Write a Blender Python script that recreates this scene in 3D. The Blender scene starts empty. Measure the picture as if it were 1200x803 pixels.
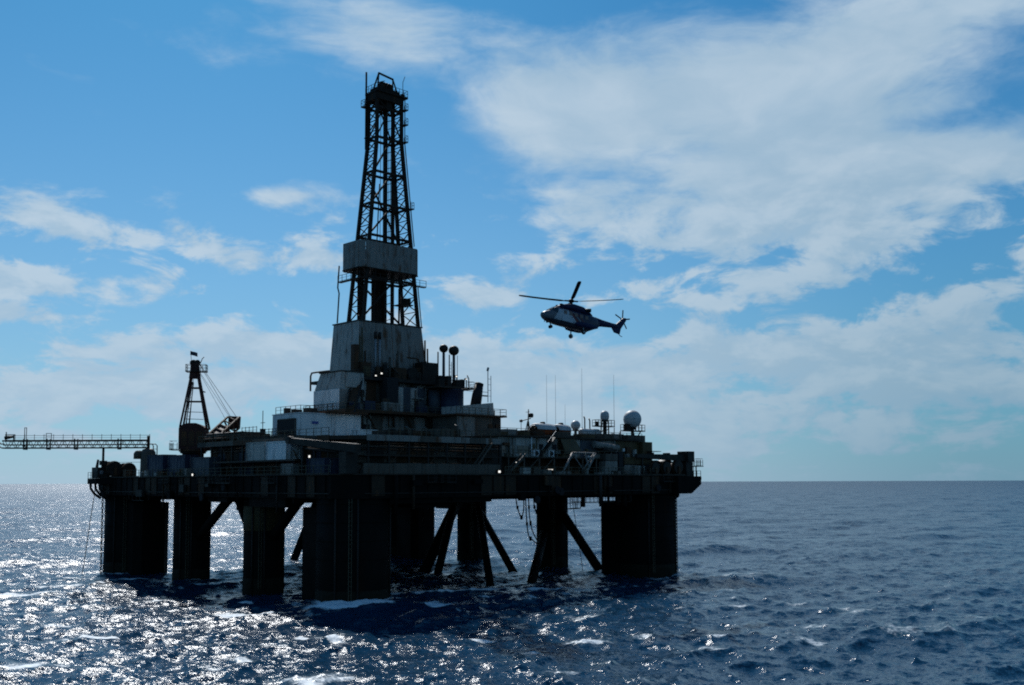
import bpy, math, random
import numpy as np
from mathutils import Vector, Matrix

random.seed(7)
PI = math.pi
R = math.radians
scene = bpy.context.scene
C = scene.collection

# ---------------------------------------------------------------- camera
cam_d = bpy.data.cameras.new('camera')
cam = bpy.data.objects.new('camera', cam_d)
C.objects.link(cam)
cam_d.sensor_width = 36.0
cam_d.lens = 36.0 * 1225.0 / 1200.0
cam_d.shift_y = 0.0559
cam_d.clip_start = 0.5
cam_d.clip_end = 200000.0
cam.matrix_world = Matrix.Translation((0, 0, 16.0)) @ Matrix.Rotation(PI / 2 + R(4.5), 4, 'X') @ Matrix.Rotation(R(-0.2), 4, 'Z')
scene.camera = cam

# ---------------------------------------------------------------- light, sky, exposure
SUN_EL, SUN_AZ = R(43.0), R(-16.5)          # azimuth from +Y, negative = towards -X
sun_dir = Vector((math.sin(SUN_AZ) * math.cos(SUN_EL), math.cos(SUN_AZ) * math.cos(SUN_EL), math.sin(SUN_EL)))
sd = bpy.data.lights.new('sun', 'SUN')
sd.energy = 4.8
sd.angle = R(0.53)
sd.color = (1.0, 0.995, 0.98)
so = bpy.data.objects.new('sun', sd)
C.objects.link(so)
so.rotation_euler = sun_dir.to_track_quat('Z', 'Y').to_euler()
so.location = (-60, 160, 160)

scene.view_settings.view_transform = 'Standard'
scene.view_settings.look = 'None'
scene.view_settings.exposure = 0.0
scene.view_settings.gamma = 1.0
scene.render.engine = 'CYCLES'
scene.cycles.use_denoising = False
scene.cycles.max_bounces = 5
scene.cycles.sample_clamp_direct = 8.0
scene.cycles.filter_width = 1.9
scene.cycles.sample_clamp_indirect = 1.5


class NT:
    """small helper for building node trees"""
    def __init__(self, tree):
        self.t = tree
    def n(self, typ, **kw):
        nd = self.t.nodes.new(typ)
        for k, v in kw.items():
            setattr(nd, k, v)
        return nd
    def link(self, a, b):
        self.t.links.new(a, b)
    def put(self, sock, v):
        if isinstance(v, bpy.types.NodeSocket):
            self.t.links.new(v, sock)
        else:
            sock.default_value = v
    def math(self, op, a, b=0.0, c=0.0, clamp=False):
        m = self.n('ShaderNodeMath', operation=op, use_clamp=clamp)
        for i, v in enumerate((a, b, c)):
            self.put(m.inputs[i], v)
        return m.outputs[0]
    def ramp(self, v, lo, hi, a=0.0, b=1.0, smooth=True):
        m = self.n('ShaderNodeMapRange', interpolation_type='SMOOTHSTEP' if smooth else 'LINEAR')
        for i, x in enumerate((v, lo, hi, a, b)):
            self.put(m.inputs[i], x)
        return m.outputs[0]
    def mix(self, f, a, b):
        m = self.n('ShaderNodeMix', data_type='RGBA')
        self.put(m.inputs[0], f)
        for s, v in ((m.inputs[6], a), (m.inputs[7], b)):
            if isinstance(v, bpy.types.NodeSocket):
                self.t.links.new(v, s)
            else:
                s.default_value = (*v, 1.0) if len(v) == 3 else v
        return m.outputs[2]
    def noise(self, vec, scale, detail=4.0, rough=0.55, dist=0.0):
        m = self.n('ShaderNodeTexNoise')
        if vec is not None:
            self.link(vec, m.inputs['Vector'])
        m.inputs['Scale'].default_value = scale
        m.inputs['Detail'].default_value = detail
        m.inputs['Roughness'].default_value = rough
        m.inputs['Distortion'].default_value = dist
        return m.outputs['Fac']
    def xyz(self, x, y, z):
        m = self.n('ShaderNodeCombineXYZ')
        for i, v in enumerate((x, y, z)):
            self.put(m.inputs[i], v)
        return m.outputs[0]


def build_world():
    w = bpy.data.worlds.new('World')
    scene.world = w
    w.use_nodes = True
    w.cycles.sampling_method = 'MANUAL'
    w.cycles.sample_map_resolution = 256
    t = NT(w.node_tree)
    w.node_tree.nodes.clear()
    out = t.n('ShaderNodeOutputWorld')
    bg = t.n('ShaderNodeBackground')
    t.link(bg.outputs[0], out.inputs[0])
    sky = t.n('ShaderNodeTexSky', sky_type='NISHITA')
    sky.sun_disc = False
    sky.sun_elevation = SUN_EL
    sky.sun_rotation = SUN_AZ
    sky.altitude = 0.0
    sky.air_density = 1.0
    sky.dust_density = 0.3
    sky.ozone_density = 3.0
    bg.inputs['Strength'].default_value = SKY_STRENGTH
    tc = t.n('ShaderNodeTexCoord')
    sep = t.n('ShaderNodeSeparateXYZ')
    t.link(tc.outputs['Generated'], sep.inputs[0])
    x, y, z = sep.outputs
    hor = t.math('SQRT', t.math('ADD', t.math('MULTIPLY', x, x), t.math('MULTIPLY', y, y)))
    el = t.math('MULTIPLY', t.math('ARCTAN2', z, hor), 180 / PI)
    az = t.math('MULTIPLY', t.math('ARCTAN2', x, y), 180 / PI)
    # cool white balance of the photograph, applied to the whole sky alike
    tint = t.n('ShaderNodeMix', data_type='RGBA', blend_type='MULTIPLY')
    tint.inputs[0].default_value = 1.0
    t.link(sky.outputs[0], tint.inputs[6])
    tint.inputs[7].default_value = (*SKY_TINT, 1.0)
    clear = tint.outputs[2]
    # cloud layer: a flat sheet seen in perspective
    zc = t.math('ADD', t.math('MAXIMUM', z, 0.0), 0.12)
    px, py = t.math('DIVIDE', x, zc), t.math('DIVIDE', y, zc)
    vec = t.xyz(px, py, 0.0)
    warp = t.n('ShaderNodeTexNoise')
    t.link(vec, warp.inputs['Vector'])
    warp.inputs['Scale'].default_value = 1.6
    warp.inputs['Detail'].default_value = 4.0
    wv = t.n('ShaderNodeVectorMath', operation='MULTIPLY_ADD')
    t.link(warp.outputs['Color'], wv.inputs[0])
    wv.inputs[1].default_value = (0.5, 0.5, 0.0)
    t.link(vec, wv.inputs[2])
    n1 = t.noise(wv.outputs[0], 1.25, 9.0, 0.60)
    # finer, rounder structure in angle space for the heaps low over the sea
    av = t.xyz(t.math('MULTIPLY', az, 0.15), t.math('MULTIPLY', el, 0.30), 5.1)
    n2 = t.noise(av, 1.6, 9.0, 0.60, 0.3)
    lowmix = t.ramp(el, 12.0, 18.0)
    n = t.math('ADD', t.math('MULTIPLY', n1, t.math('ADD', t.math('MULTIPLY', lowmix, 0.65), 0.20)),
               t.math('MULTIPLY', n2, t.math('SUBTRACT', 0.80, t.math('MULTIPLY', lowmix, 0.65))))
    # where banks of cloud stand (azimuth, elevation, widths below and above, strength)
    bias = CLOUD_BIAS
    for (a0, e0, wa, we, s) in CLOUD_BANKS:
        da = t.math('MULTIPLY', t.math('SUBTRACT', az, a0), 1.0 / wa)
        de = t.math('MULTIPLY', t.math('SUBTRACT', el, e0), 1.0 / we)
        r2 = t.math('ADD', t.math('MULTIPLY', da, da), t.math('MULTIPLY', de, de))
        g = t.math('MULTIPLY', t.math('EXPONENT', t.math('MULTIPLY', r2, -1.0)), s)
        bias = t.math('ADD', g, bias)
    dens = t.math('ADD', t.math('ADD', t.math('MULTIPLY', t.math('SUBTRACT', n, 0.5), 1.6), 0.5), bias)
    hi = t.math('ADD', 0.665, t.math('MULTIPLY', lowmix, 0.15))
    cov = t.ramp(dens, 0.49, hi)
    thick = t.ramp(dens, 0.58, 0.85)
    fine = t.noise(wv.outputs[0], 3.2, 5.0, 0.6)
    av2 = t.xyz(t.math('MULTIPLY', t.math('SUBTRACT', az, 0.8), 0.15), t.math('MULTIPLY', t.math('ADD', el, 0.9), 0.30), 5.1)
    n2b = t.noise(av2, 1.6, 4.0, 0.60, 0.3)
    sh = t.n('ShaderNodeVectorMath', operation='ADD')
    t.link(wv.outputs[0], sh.inputs[0])
    sh.inputs[1].default_value = (-0.05, 0.14, 0.0)
    n1b = t.noise(sh.outputs[0], 1.25, 4.0, 0.60)
    lit = t.math('ADD', t.math('MULTIPLY', t.math('SUBTRACT', n1, n1b), lowmix), t.math('MULTIPLY', t.math('SUBTRACT', n2, n2b), t.math('SUBTRACT', 1.0, lowmix)))
    lit = t.ramp(lit, -0.10, 0.16)
    cc = t.mix(thick, CLOUD_A, CLOUD_B)
    cc = t.mix(t.math('MULTIPLY', lit, 0.75), cc, CLOUD_C)
    cc = t.mix(t.ramp(fine, 0.35, 0.75, 0.0, 0.25), cc, CLOUD_A)
    cm = t.n('ShaderNodeMix', data_type='RGBA', blend_type='MULTIPLY')
    cm.inputs[0].default_value = 1.0
    t.link(cc, cm.inputs[6])
    k = 1.0 / SKY_STRENGTH
    cm.inputs[7].default_value = (k, k, k, 1)
    cov = t.math('MULTIPLY', cov, 0.93)
    col = t.mix(cov, clear, cm.outputs[2])
    # thin bright veil of air low over the sea
    veil = t.math('MULTIPLY', t.math('EXPONENT', t.math('MULTIPLY', t.math('MAXIMUM', el, 0.0), -1.0 / 12.0)), 0.94)
    vm = t.n('ShaderNodeMix', data_type='RGBA', blend_type='MULTIPLY')
    vm.inputs[0].default_value = 1.0
    # brighter towards the sun's side of the sky
    sunside = t.math('ADD', t.math('MULTIPLY', x, sun_dir.x / math.cos(SUN_EL)), t.math('MULTIPLY', y, sun_dir.y / math.cos(SUN_EL)))
    sunf = t.ramp(sunside, 0.74, 1.0)
    t.link(t.mix(sunf, VEIL_FAR, VEIL_SUN), vm.inputs[6])
    vm.inputs[7].default_value = (k, k, k, 1)
    col = t.mix(veil, col, vm.outputs[2])
    t.link(col, bg.inputs['Color'])


SKY_STRENGTH = 0.07
SKY_TINT = (0.17, 0.84, 1.18)
CLOUD_A = (0.36, 0.53, 0.70)
CLOUD_B = (0.38, 0.53, 0.67)
CLOUD_C = (0.63, 0.73, 0.82)
VEIL_FAR = (0.180, 0.325, 0.435)
VEIL_SUN = (0.40, 0.545, 0.675)
CLOUD_BIAS = -0.022
CLOUD_BANKS = [
    (-24.5, 13.3, 4.6, 1.3, 0.24), (-20.0, 12.9, 2.0, 0.7, 0.12), (-24.5, 10.2, 4.6, 0.8, 0.23), (-25.0, 8.4, 3.0, 0.5, 0.14),
    (-12.9, 11.9, 3.8, 1.0, 0.24), (-12.4, 15.2, 2.0, 0.55, 0.14), (-17.8, 13.0, 1.5, 0.5, 0.10), (-1.2, 10.3, 4.8, 0.9, 0.23),
    (-14.0, 7.4, 5.0, 0.7, 0.13), (-17.0, 5.4, 12.0, 1.7, 0.12), (6.0, 6.4, 11.0, 1.5, 0.18), (-8.0, 23.4, 6.5, 2.3, 0.27), (-16.0, 21.8, 1.6, 0.8, 0.08),
    (9.0, 19.5, 9.0, 4.6, 0.27), (14.0, 22.5, 9.0, 2.5, 0.12), (20.0, 14.8, 9.0, 2.6, 0.24), (11.5, 13.2, 6.0, 2.2, 0.17), (2.6, 19.0, 3.2, 2.4, 0.13), (3.8, 14.6, 3.2, 1.6, 0.12),
    (22.0, 23.0, 7.0, 2.6, 0.16), (15.0, 10.6, 4.0, 0.7, 0.10), (20.0, 7.0, 10.0, 1.8, 0.19), (24.0, 9.6, 4.0, 1.0, 0.12),
    (-20.0, 18.5, 8.0, 3.0, -0.12), (-12.0, 18.5, 4.0, 1.6, -0.08), (-3.5, 18.0, 2.4, 3.0, -0.10), (-1.0, 13.2, 4.0, 1.0, -0.10), (21.0, 11.0, 3.0, 0.8, -0.10),
    (4.5, 8.8, 5.0, 0.7, -0.09), (-18.5, 11.6, 2.6, 0.5, -0.08), (22.0, 17.9, 5.0, 0.5, -0.10), (15.5, 18.0, 3.5, 1.5, 0.10), (1.0, 4.6, 45.0, 2.2, 0.15), (14.5, 19.0, 10.0, 4.0, 0.20), (14.0, 3.2, 30.0, 1.7, 0.10), (-7.0, 9.6, 3.0, 0.8, -0.08),
]
build_world()

# ---------------------------------------------------------------- materials
MATS = {}


def new_mat(name):
    m = bpy.data.materials.new(name)
    m.use_nodes = True
    t = NT(m.node_tree)
    b = m.node_tree.nodes['Principled BSDF']
    return m, t, b


def paint(name, col, rust=0.25, rough=0.55, grime=0.35, scale=0.6, metal=0.0, rustcol=(0.095, 0.042, 0.018), spec=0.2):
    """weathered marine paint: vertical dirt runs and rust patches"""
    m, t, b = new_mat(name)
    tc = t.n('ShaderNodeTexCoord')
    o = tc.outputs['Object']
    mp = t.n('ShaderNodeMapping')
    t.link(o, mp.inputs[0])
    mp.inputs['Scale'].default_value = (1.0, 1.0, 0.16)
    streak = t.noise(mp.outputs[0], scale * 2.6, 6.0, 0.65)
    blot = t.noise(o, scale, 5.0, 0.6)
    dark = tuple(c * 0.38 for c in col)
    c = t.mix(t.math('MULTIPLY', t.ramp(streak, 0.42, 0.72), grime), col, dark)
    c = t.mix(t.math('MULTIPLY', t.ramp(blot, 0.3, 0.75), 0.35), c, tuple(x * 0.72 for x in col))
    if rust > 0:
        rm = t.math('MULTIPLY', t.ramp(streak, 0.62 - 0.2 * rust, 0.80 - 0.2 * rust), t.ramp(blot, 0.40, 0.62))
        c = t.mix(t.math('MULTIPLY', rm, min(1.0, 0.4 + rust)), c, rustcol)
    t.link(c, b.inputs['Base Color'])
    t.put(b.inputs['Roughness'], t.ramp(blot, 0.2, 0.8, rough - 0.1, rough + 0.15))
    b.inputs['Metallic'].default_value = metal
    b.inputs['Specular IOR Level'].default_value = spec
    MATS[name] = m
    return m


paint('marine_growth', (0.012, 0.011, 0.006), 0.0, 0.9, 0.6, 1.5)
paint('hull_rust', (0.034, 0.021, 0.012), 0.6, 0.7, 0.6, 0.4)
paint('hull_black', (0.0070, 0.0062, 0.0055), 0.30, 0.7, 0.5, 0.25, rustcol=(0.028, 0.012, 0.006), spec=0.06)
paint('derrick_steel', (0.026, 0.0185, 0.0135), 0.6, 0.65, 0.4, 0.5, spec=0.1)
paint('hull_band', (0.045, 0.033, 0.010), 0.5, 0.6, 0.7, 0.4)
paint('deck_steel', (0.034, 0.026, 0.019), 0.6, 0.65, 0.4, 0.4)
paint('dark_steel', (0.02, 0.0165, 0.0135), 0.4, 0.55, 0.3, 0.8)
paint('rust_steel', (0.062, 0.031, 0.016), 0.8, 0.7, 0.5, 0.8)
paint('grey_paint', (0.21, 0.195, 0.175), 0.75, 0.55, 0.6, 0.5)
paint('mid_grey', (0.088, 0.073, 0.058), 0.45, 0.6, 0.6, 0.5)
paint('white_paint', (0.66, 0.66, 0.65), 0.28, 0.5, 0.55, 0.35)
paint('pale_paint', (0.36, 0.345, 0.315), 0.6, 0.55, 0.7, 0.5)
paint('ochre_paint', (0.085, 0.060, 0.028), 0.6, 0.6, 0.6, 0.6)
paint('blue_paint', (0.019, 0.028, 0.055), 0.3, 0.5, 0.4, 0.6)
paint('steel_blue', (0.055, 0.062, 0.075), 0.3, 0.55, 0.4, 0.6)
paint('crane_red', (0.050, 0.016, 0.012), 0.5, 0.6, 0.5, 0.7)
paint('orange_paint', (0.30, 0.075, 0.025), 0.3, 0.5, 0.4, 0.7)
paint('rail_paint', (0.085, 0.072, 0.045), 0.4, 0.6, 0.3, 0.7)
paint('radome_white', (0.42, 0.43, 0.43), 0.0, 0.45, 0.25, 0.5)
paint('rubber', (0.014, 0.014, 0.015), 0.0, 0.8, 0.1, 1.0)
paint('galvanised', (0.26, 0.27, 0.28), 0.15, 0.45, 0.3, 0.8, 0.4)


def simple(name, col, rough=0.4, metal=0.0, spec=0.5, emit=None, es=0.0):
    m, t, b = new_mat(name)
    b.inputs['Base Color'].default_value = (*col, 1)
    b.inputs['Roughness'].default_value = rough
    b.inputs['Metallic'].default_value = metal
    b.inputs['Specular IOR Level'].default_value = spec
    if emit:
        b.inputs['Emission Color'].default_value = (*emit, 1)
        b.inputs['Emission Strength'].default_value = es
    MATS[name] = m
    return m


simple('glass', (0.012, 0.016, 0.02), 0.06, 0.0, 0.6)
simple('void', (0.012, 0.012, 0.013), 0.9)
simple('lamp_lens', (0.8, 0.8, 0.75), 0.3, 0, 0.5, (1.0, 0.95, 0.85), 1.1)
simple('blade', (0.014, 0.014, 0.016), 0.55, 0.0, 0.15)
simple('sign_blue', (0.03, 0.06, 0.25), 0.5)
simple('flag_cloth', (0.02, 0.03, 0.05), 0.8)


def heli_paint():
    m, t, b = new_mat('heli_livery')
    tc = t.n('ShaderNodeTexCoord')
    s = t.n('ShaderNodeSeparateXYZ')
    t.link(tc.outputs['Object'], s.inputs[0])
    x, y, z = s.outputs
    # diagonal livery: white nose and flank, red stripes, dark blue behind and above
    k = t.math('ADD', x, t.math('MULTIPLY', z, -1.15))
    c = t.mix(t.math('GREATER_THAN', k, 0.15), (0.012, 0.018, 0.050), (0.40, 0.42, 0.45))
    for lo, hi, col in ((-0.45, 0.15, (0.13, 0.016, 0.016)), (-0.95, -0.75, (0.25, 0.26, 0.27)), (-1.6, -1.30, (0.11, 0.014, 0.014))):
        f = t.math('MULTIPLY', t.math('GREATER_THAN', k, lo), t.math('LESS_THAN', k, hi))
        c = t.mix(f, c, col)
    nose = t.ramp(t.math('ADD', x, t.math('MULTIPLY', z, 0.5)), 5.2, 5.5)
    c = t.mix(nose, c, (0.10, 0.11, 0.13))
    c = t.mix(t.math('LESS_THAN', z, 0.5), c, (0.035, 0.038, 0.05))
    top = t.math('GREATER_THAN', z, t.math('ADD', 2.12, t.math('MULTIPLY', x, 0.02)))
    c = t.mix(top, c, (0.012, 0.016, 0.045))
    n = t.noise(tc.outputs['Object'], 1.4, 4.0)
    c = t.mix(t.ramp(n, 0.35, 0.8, 0.0, 0.3), c, (0.06, 0.06, 0.065))
    t.link(c, b.inputs['Base Color'])
    b.inputs['Roughness'].default_value = 0.4
    b.inputs['Specular IOR Level'].default_value = 0.3
    MATS['heli_livery'] = m


heli_paint()
simple('heli_blue', (0.012, 0.019, 0.055), 0.55, 0.0, 0.15)


def water_mat():
    m, t, b = new_mat('sea_water')
    geo = t.n('ShaderNodeNewGeometry')
    pos = geo.outputs['Position']
    mp = t.n('ShaderNodeMapping')
    t.link(pos, mp.inputs[0])
    mp.inputs['Rotation'].default_value = (0, 0, R(20))
    mp.inputs['Scale'].default_value = (0.7, 1.3, 1.0)
    v = mp.outputs[0]
    dist = t.n('ShaderNodeVectorMath', operation='LENGTH')
    t.link(pos, dist.inputs[0])
    d = dist.outputs['Value']
    # ripple slopes at three sizes, as vectors added to the wave normal
    acc = geo.outputs['Normal']
    for scale, amp, det in ((0.16, t.ramp(d, 300.0, 2500.0, 0.0, SLOPE[0]), 2.0), (0.75, SLOPE[1], 3.0), (3.3, SLOPE[2], 3.0), (11.0, SLOPE[3], 2.0)):
        nz = t.n('ShaderNodeTexNoise')
        t.link(v, nz.inputs['Vector'])
        nz.inputs['Scale'].default_value = scale
        nz.inputs['Detail'].default_value = det
        nz.inputs['Roughness'].default_value = 0.6
        sb = t.n('ShaderNodeVectorMath', operation='SUBTRACT')
        t.link(nz.outputs['Color'], sb.inputs[0])
        sb.inputs[1].default_value = (0.5, 0.5, 0.5)
        ml = t.n('ShaderNodeVectorMath', operation='MULTIPLY')
        t.link(sb.outputs[0], ml.inputs[0])
        t.put(ml.inputs[1], t.xyz(amp, amp, 0.0))
        ad = t.n('ShaderNodeVectorMath', operation='ADD')
        t.link(acc, ad.inputs[0])
        t.link(ml.outputs[0], ad.inputs[1])
        acc = ad.outputs[0]
    nm = t.n('ShaderNodeVectorMath', operation='NORMALIZE')
    t.link(acc, nm.inputs[0])
    t.link(nm.outputs[0], b.inputs['Normal'])
    fo = t.n('ShaderNodeAttribute')
    fo.attribute_name = 'foam'
    fn = t.noise(pos, 2.3, 6.0, 0.7)
    fn2 = t.noise(pos, 0.5, 3.0, 0.6)
    fm = t.ramp(t.math('ADD', fo.outputs['Fac'], t.math('MULTIPLY', t.math('SUBTRACT', t.math('ADD', t.math('MULTIPLY', fn, 0.6), t.math('MULTIPLY', fn2, 0.4)), 0.5), 1.7)), 0.42, 0.95)
    tur = t.ramp(fo.outputs['Fac'], 0.1, 0.9, 0.0, 0.55)
    deep = t.mix(tur, (0.0035, 0.0270, 0.060), (0.012, 0.055, 0.075))
    t.link(t.mix(fm, deep, (0.62, 0.68, 0.72)), b.inputs['Base Color'])
    t.put(b.inputs['Roughness'], t.math('ADD', t.math('MULTIPLY', fm, 0.5), t.ramp(t.math('LOGARITHM', d, 10.0), 1.95, 3.6, 0.13, 0.33, False)))
    b.inputs['IOR'].default_value = 1.26
    MATS['sea_water'] = m


SLOPE = (0.6, 1.0, 0.95, 0.95)
water_mat()

# ---------------------------------------------------------------- mesh helpers
class MB:
    def __init__(self):
        self.v, self.f, self.s = [], [], []
    def add(self, vs, fs, smooth=False):
        o = len(self.v)
        self.v += [tuple(p) for p in vs]
        self.f += [tuple(i + o for i in f) for f in fs]
        self.s += [smooth] * len(fs)
        return self
    def box(self, x0, x1, y0, y1, z0, z1):
        vs = [(x, y, z) for z in (z0, z1) for y in (y0, y1) for x in (x0, x1)]
        return self.add(vs, [(0, 2, 3, 1), (4, 5, 7, 6), (0, 1, 5, 4), (2, 6, 7, 3), (0, 4, 6, 2), (1, 3, 7, 5)])
    def hexa(self, b, tp):
        """bottom quad and top quad, same winding (counter-clockwise from above)"""
        return self.add(list(b) + list(tp), [(3, 2, 1, 0), (4, 5, 6, 7), (0, 1, 5, 4), (1, 2, 6, 5), (2, 3, 7, 6), (3, 0, 4, 7)])
    def bar(self, p, q, w, h=None, up=(0, 0, 1)):
        p, q = Vector(p), Vector(q)
        h = w if h is None else h
        d = (q - p).normalized()
        u = Vector(up)
        if abs(d.dot(u)) > 0.97:
            u = Vector((0, 1, 0))
        s = d.cross(u).normalized() * (w / 2)
        n = s.normalized().cross(d).normalized() * (h / 2)
        a = [p - s - n, p + s - n, p + s + n, p - s + n]
        b = [q - s - n, q + s - n, q + s + n, q - s + n]
        return self.add(a + b, [(0, 1, 2, 3), (7, 6, 5, 4), (0, 4, 5, 1), (1, 5, 6, 2), (2, 6, 7, 3), (3, 7, 4, 0)])
    def tube(self, p, q, r0, r1=None, n=8, caps=True):
        r1 = r0 if r1 is None else r1
        return self.path([p, q], [r0, r1], n, caps)
    def path(self, pts, rs, n=8, caps=True):
        pts = [Vector(p) for p in pts]
        if not isinstance(rs, (list, tuple)):
            rs = [rs] * len(pts)
        vs = []
        ref = None
        for i, p in enumerate(pts):
            d = (pts[min(i + 1, len(pts) - 1)] - pts[max(i - 1, 0)]).normalized()
            if ref is None:
                ref = Vector((0, 0, 1)) if abs(d.z) < 0.9 else Vector((1, 0, 0))
            s = d.cross(ref).normalized()
            t = s.cross(d).normalized()
            ref = t
            for k in range(n):
                a = 2 * PI * k / n
                vs.append(p + (s * math.cos(a) + t * math.sin(a)) * rs[i])
        fs = []
        for i in range(len(pts) - 1):
            for k in range(n):
                a, b = i * n + k, i * n + (k + 1) % n
                fs.append((a, b, b + n, a + n))
        self.add(vs, fs, True)
        if caps:
            o = len(self.v) - len(vs)
            self.f.append(tuple(o + k for k in reversed(range(n))))
            self.f.append(tuple(o + (len(pts) - 1) * n + k for k in range(n)))
            self.s += [False, False]
        return self
    def lathe(self, c, prof, n=24, axis='z', smooth=True):
        c = Vector(c)
        vs = []
        for r, h in prof:
            for k in range(n):
                a = 2 * PI * k / n
                ca, sa = r * math.cos(a), r * math.sin(a)
                if axis == 'z':
                    vs.append(c + Vector((ca, sa, h)))
                elif axis == 'x':
                    vs.append(c + Vector((h, ca, sa)))
                else:
                    vs.append(c + Vector((sa, h, ca)))
        fs = []
        for i in range(len(prof) - 1):
            for k in range(n):
                a, b = i * n + k, i * n + (k + 1) % n
                fs.append((a, b, b + n, a + n))
        self.add(vs, fs, smooth)
        o = len(self.v) - len(vs)
        if prof[0][0] > 1e-4:
            self.f.append(tuple(o + k for k in reversed(range(n)))); self.s.append(False)
        if prof[-1][0] > 1e-4:
            self.f.append(tuple(o + (len(prof) - 1) * n + k for k in range(n))); self.s.append(False)
        return self
    def ball(self, c, r, n=20, m=12, zs=1.0):
        return self.lathe(c, [(max(1e-5, r * math.sin(PI * i / m)), -r * zs * math.cos(PI * i / m)) for i in range(m + 1)], n)
    def prism(self, poly, z0, z1):
        n = len(poly)
        vs = [(x, y, z0) for x, y in poly] + [(x, y, z1) for x, y in poly]
        fs = [tuple(reversed(range(n))), tuple(range(n, 2 * n))] + [(i, (i + 1) % n, n + (i + 1) % n, n + i) for i in range(n)]
        return self.add(vs, fs)
    def extrude(self, poly3, d):
        """closed 3D outline pushed along d"""
        n = len(poly3)
        d = Vector(d)
        vs = [Vector(p) for p in poly3] + [Vector(p) + d for p in poly3]
        fs = [tuple(reversed(range(n))), tuple(range(n, 2 * n))] + [(i, (i + 1) % n, n + (i + 1) % n, n + i) for i in range(n)]
        return self.add(vs, fs)


RIG = Matrix.Translation((-21.5, 141.7, 0)) @ Matrix.Rotation(R(43.25), 4, 'Z')    # rig plan: x to the right-hand pontoon, y along the pontoons
WORLD = Matrix.Identity(4)


class Thing:
    def __init__(self, name, label, cat, base=(0, 0, 0), group=None, frame=RIG, rot=None):
        self.base = Vector(base)
        o = bpy.data.objects.new(name, None)
        o.empty_display_size = 1.0
        C.objects.link(o)
        m = frame @ Matrix.Translation(self.base)
        if rot is not None:
            m = m @ rot
        o.matrix_world = m
        o['label'] = label
        o['category'] = cat
        if group:
            o['group'] = group
        self.o = o
    def part(self, name, mb, mat, parent=None, label=None, kind=None):
        me = bpy.data.meshes.new(name)
        bx, by, bz = self.base
        me.from_pydata([(x - bx, y - by, z - bz) for x, y, z in mb.v], [], mb.f)
        me.polygons.foreach_set('use_smooth', mb.s)
        me.materials.append(MATS[mat])
        me.update()
        ob = bpy.data.objects.new(name, me)
        C.objects.link(ob)
        ob.parent = parent or self.o
        if label:
            ob['label'] = label
        if kind:
            ob['kind'] = kind
        return ob
    def inst(self, name, mesh, loc, parent=None):
        ob = bpy.data.objects.new(name, mesh)
        C.objects.link(ob)
        ob.parent = parent or self.o
        ob.location = Vector(loc) - self.base
        return ob


def shared_mesh(name, mb, mat):
    me = bpy.data.meshes.new(name)
    me.from_pydata(mb.v, [], mb.f)
    me.polygons.foreach_set('use_smooth', mb.s)
    me.materials.append(MATS[mat])
    me.update()
    return me


POST = shared_mesh('post', MB().box(-0.035, 0.035, -0.035, 0.035, 0, 1.12), 'rail_paint')
POST_D = shared_mesh('post', MB().box(-0.035, 0.035, -0.035, 0.035, 0, 1.12), 'dark_steel')


def railing(th, pts, mat='rail_paint', step=1.6, h=1.1, closed=False):
    """a guard rail along pts: rails in one part, each post a sub-part"""
    pts = [Vector(p) for p in pts]
    if closed:
        pts.append(pts[0])
    mb = MB()
    for a, b in zip(pts[:-1], pts[1:]):
        for k, w in ((h, 0.065), (h * 0.55, 0.045), (0.1, 0.05)):
            mb.bar(a + Vector((0, 0, k)), b + Vector((0, 0, k)), w)
    r = th.part('railing', mb, mat)
    me = POST if mat == 'rail_paint' else POST_D
    for a, b in zip(pts[:-1], pts[1:]):
        n = max(1, round((b - a).length / step))
        for i in range(n + 1):
            if i == 0 and a != pts[0]:
                continue
            th.inst('post', me, a.lerp(b, i / n), r)
    return r


def panel_wall(th, p0, p1, z0, z1, n, mats, t=0.12, parent=None, name='wall_panel', gap=0.05):
    """separate plates side by side along p0-p1 (seen from outside left to right), proud of the core by t"""
    p0, p1 = Vector((*p0, 0)), Vector((*p1, 0))
    d = (p1 - p0).normalized()
    nrm = Vector((d.y, -d.x, 0))
    L = (p1 - p0).length
    for i in range(n):
        a = p0 + d * (L * i / n + gap / 2)
        b = p0 + d * (L * (i + 1) / n - gap / 2)
        tt = t + random.uniform(-0.03, 0.03)
        i0, o0, o1, i1 = a - nrm * 0.02, a + nrm * tt, b + nrm * tt, b - nrm * 0.02
        mb = MB().hexa([(q.x, q.y, z0) for q in (o0, o1, i1, i0)], [(q.x, q.y, z1) for q in (o0, o1, i1, i0)])
        m = mats if isinstance(mats, str) else random.choice(mats)
        th.part(name, mb, m, parent)


def ladder(th, p, q, w=0.5, off=(0, 1, 0), mat='dark_steel', cage=False, name='ladder'):
    p, q, off = Vector(p), Vector(q), Vector(off).normalized() * (w / 2)
    mb = MB()
    mb.bar(p - off, q - off, 0.07).bar(p + off, q + off, 0.07)
    n = int((q - p).length / 0.6)
    for i in range(1, n):
        c = p.lerp(q, i / n)
        mb.bar(c - off, c + off, 0.05)
    return th.part(name, mb, mat)


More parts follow.
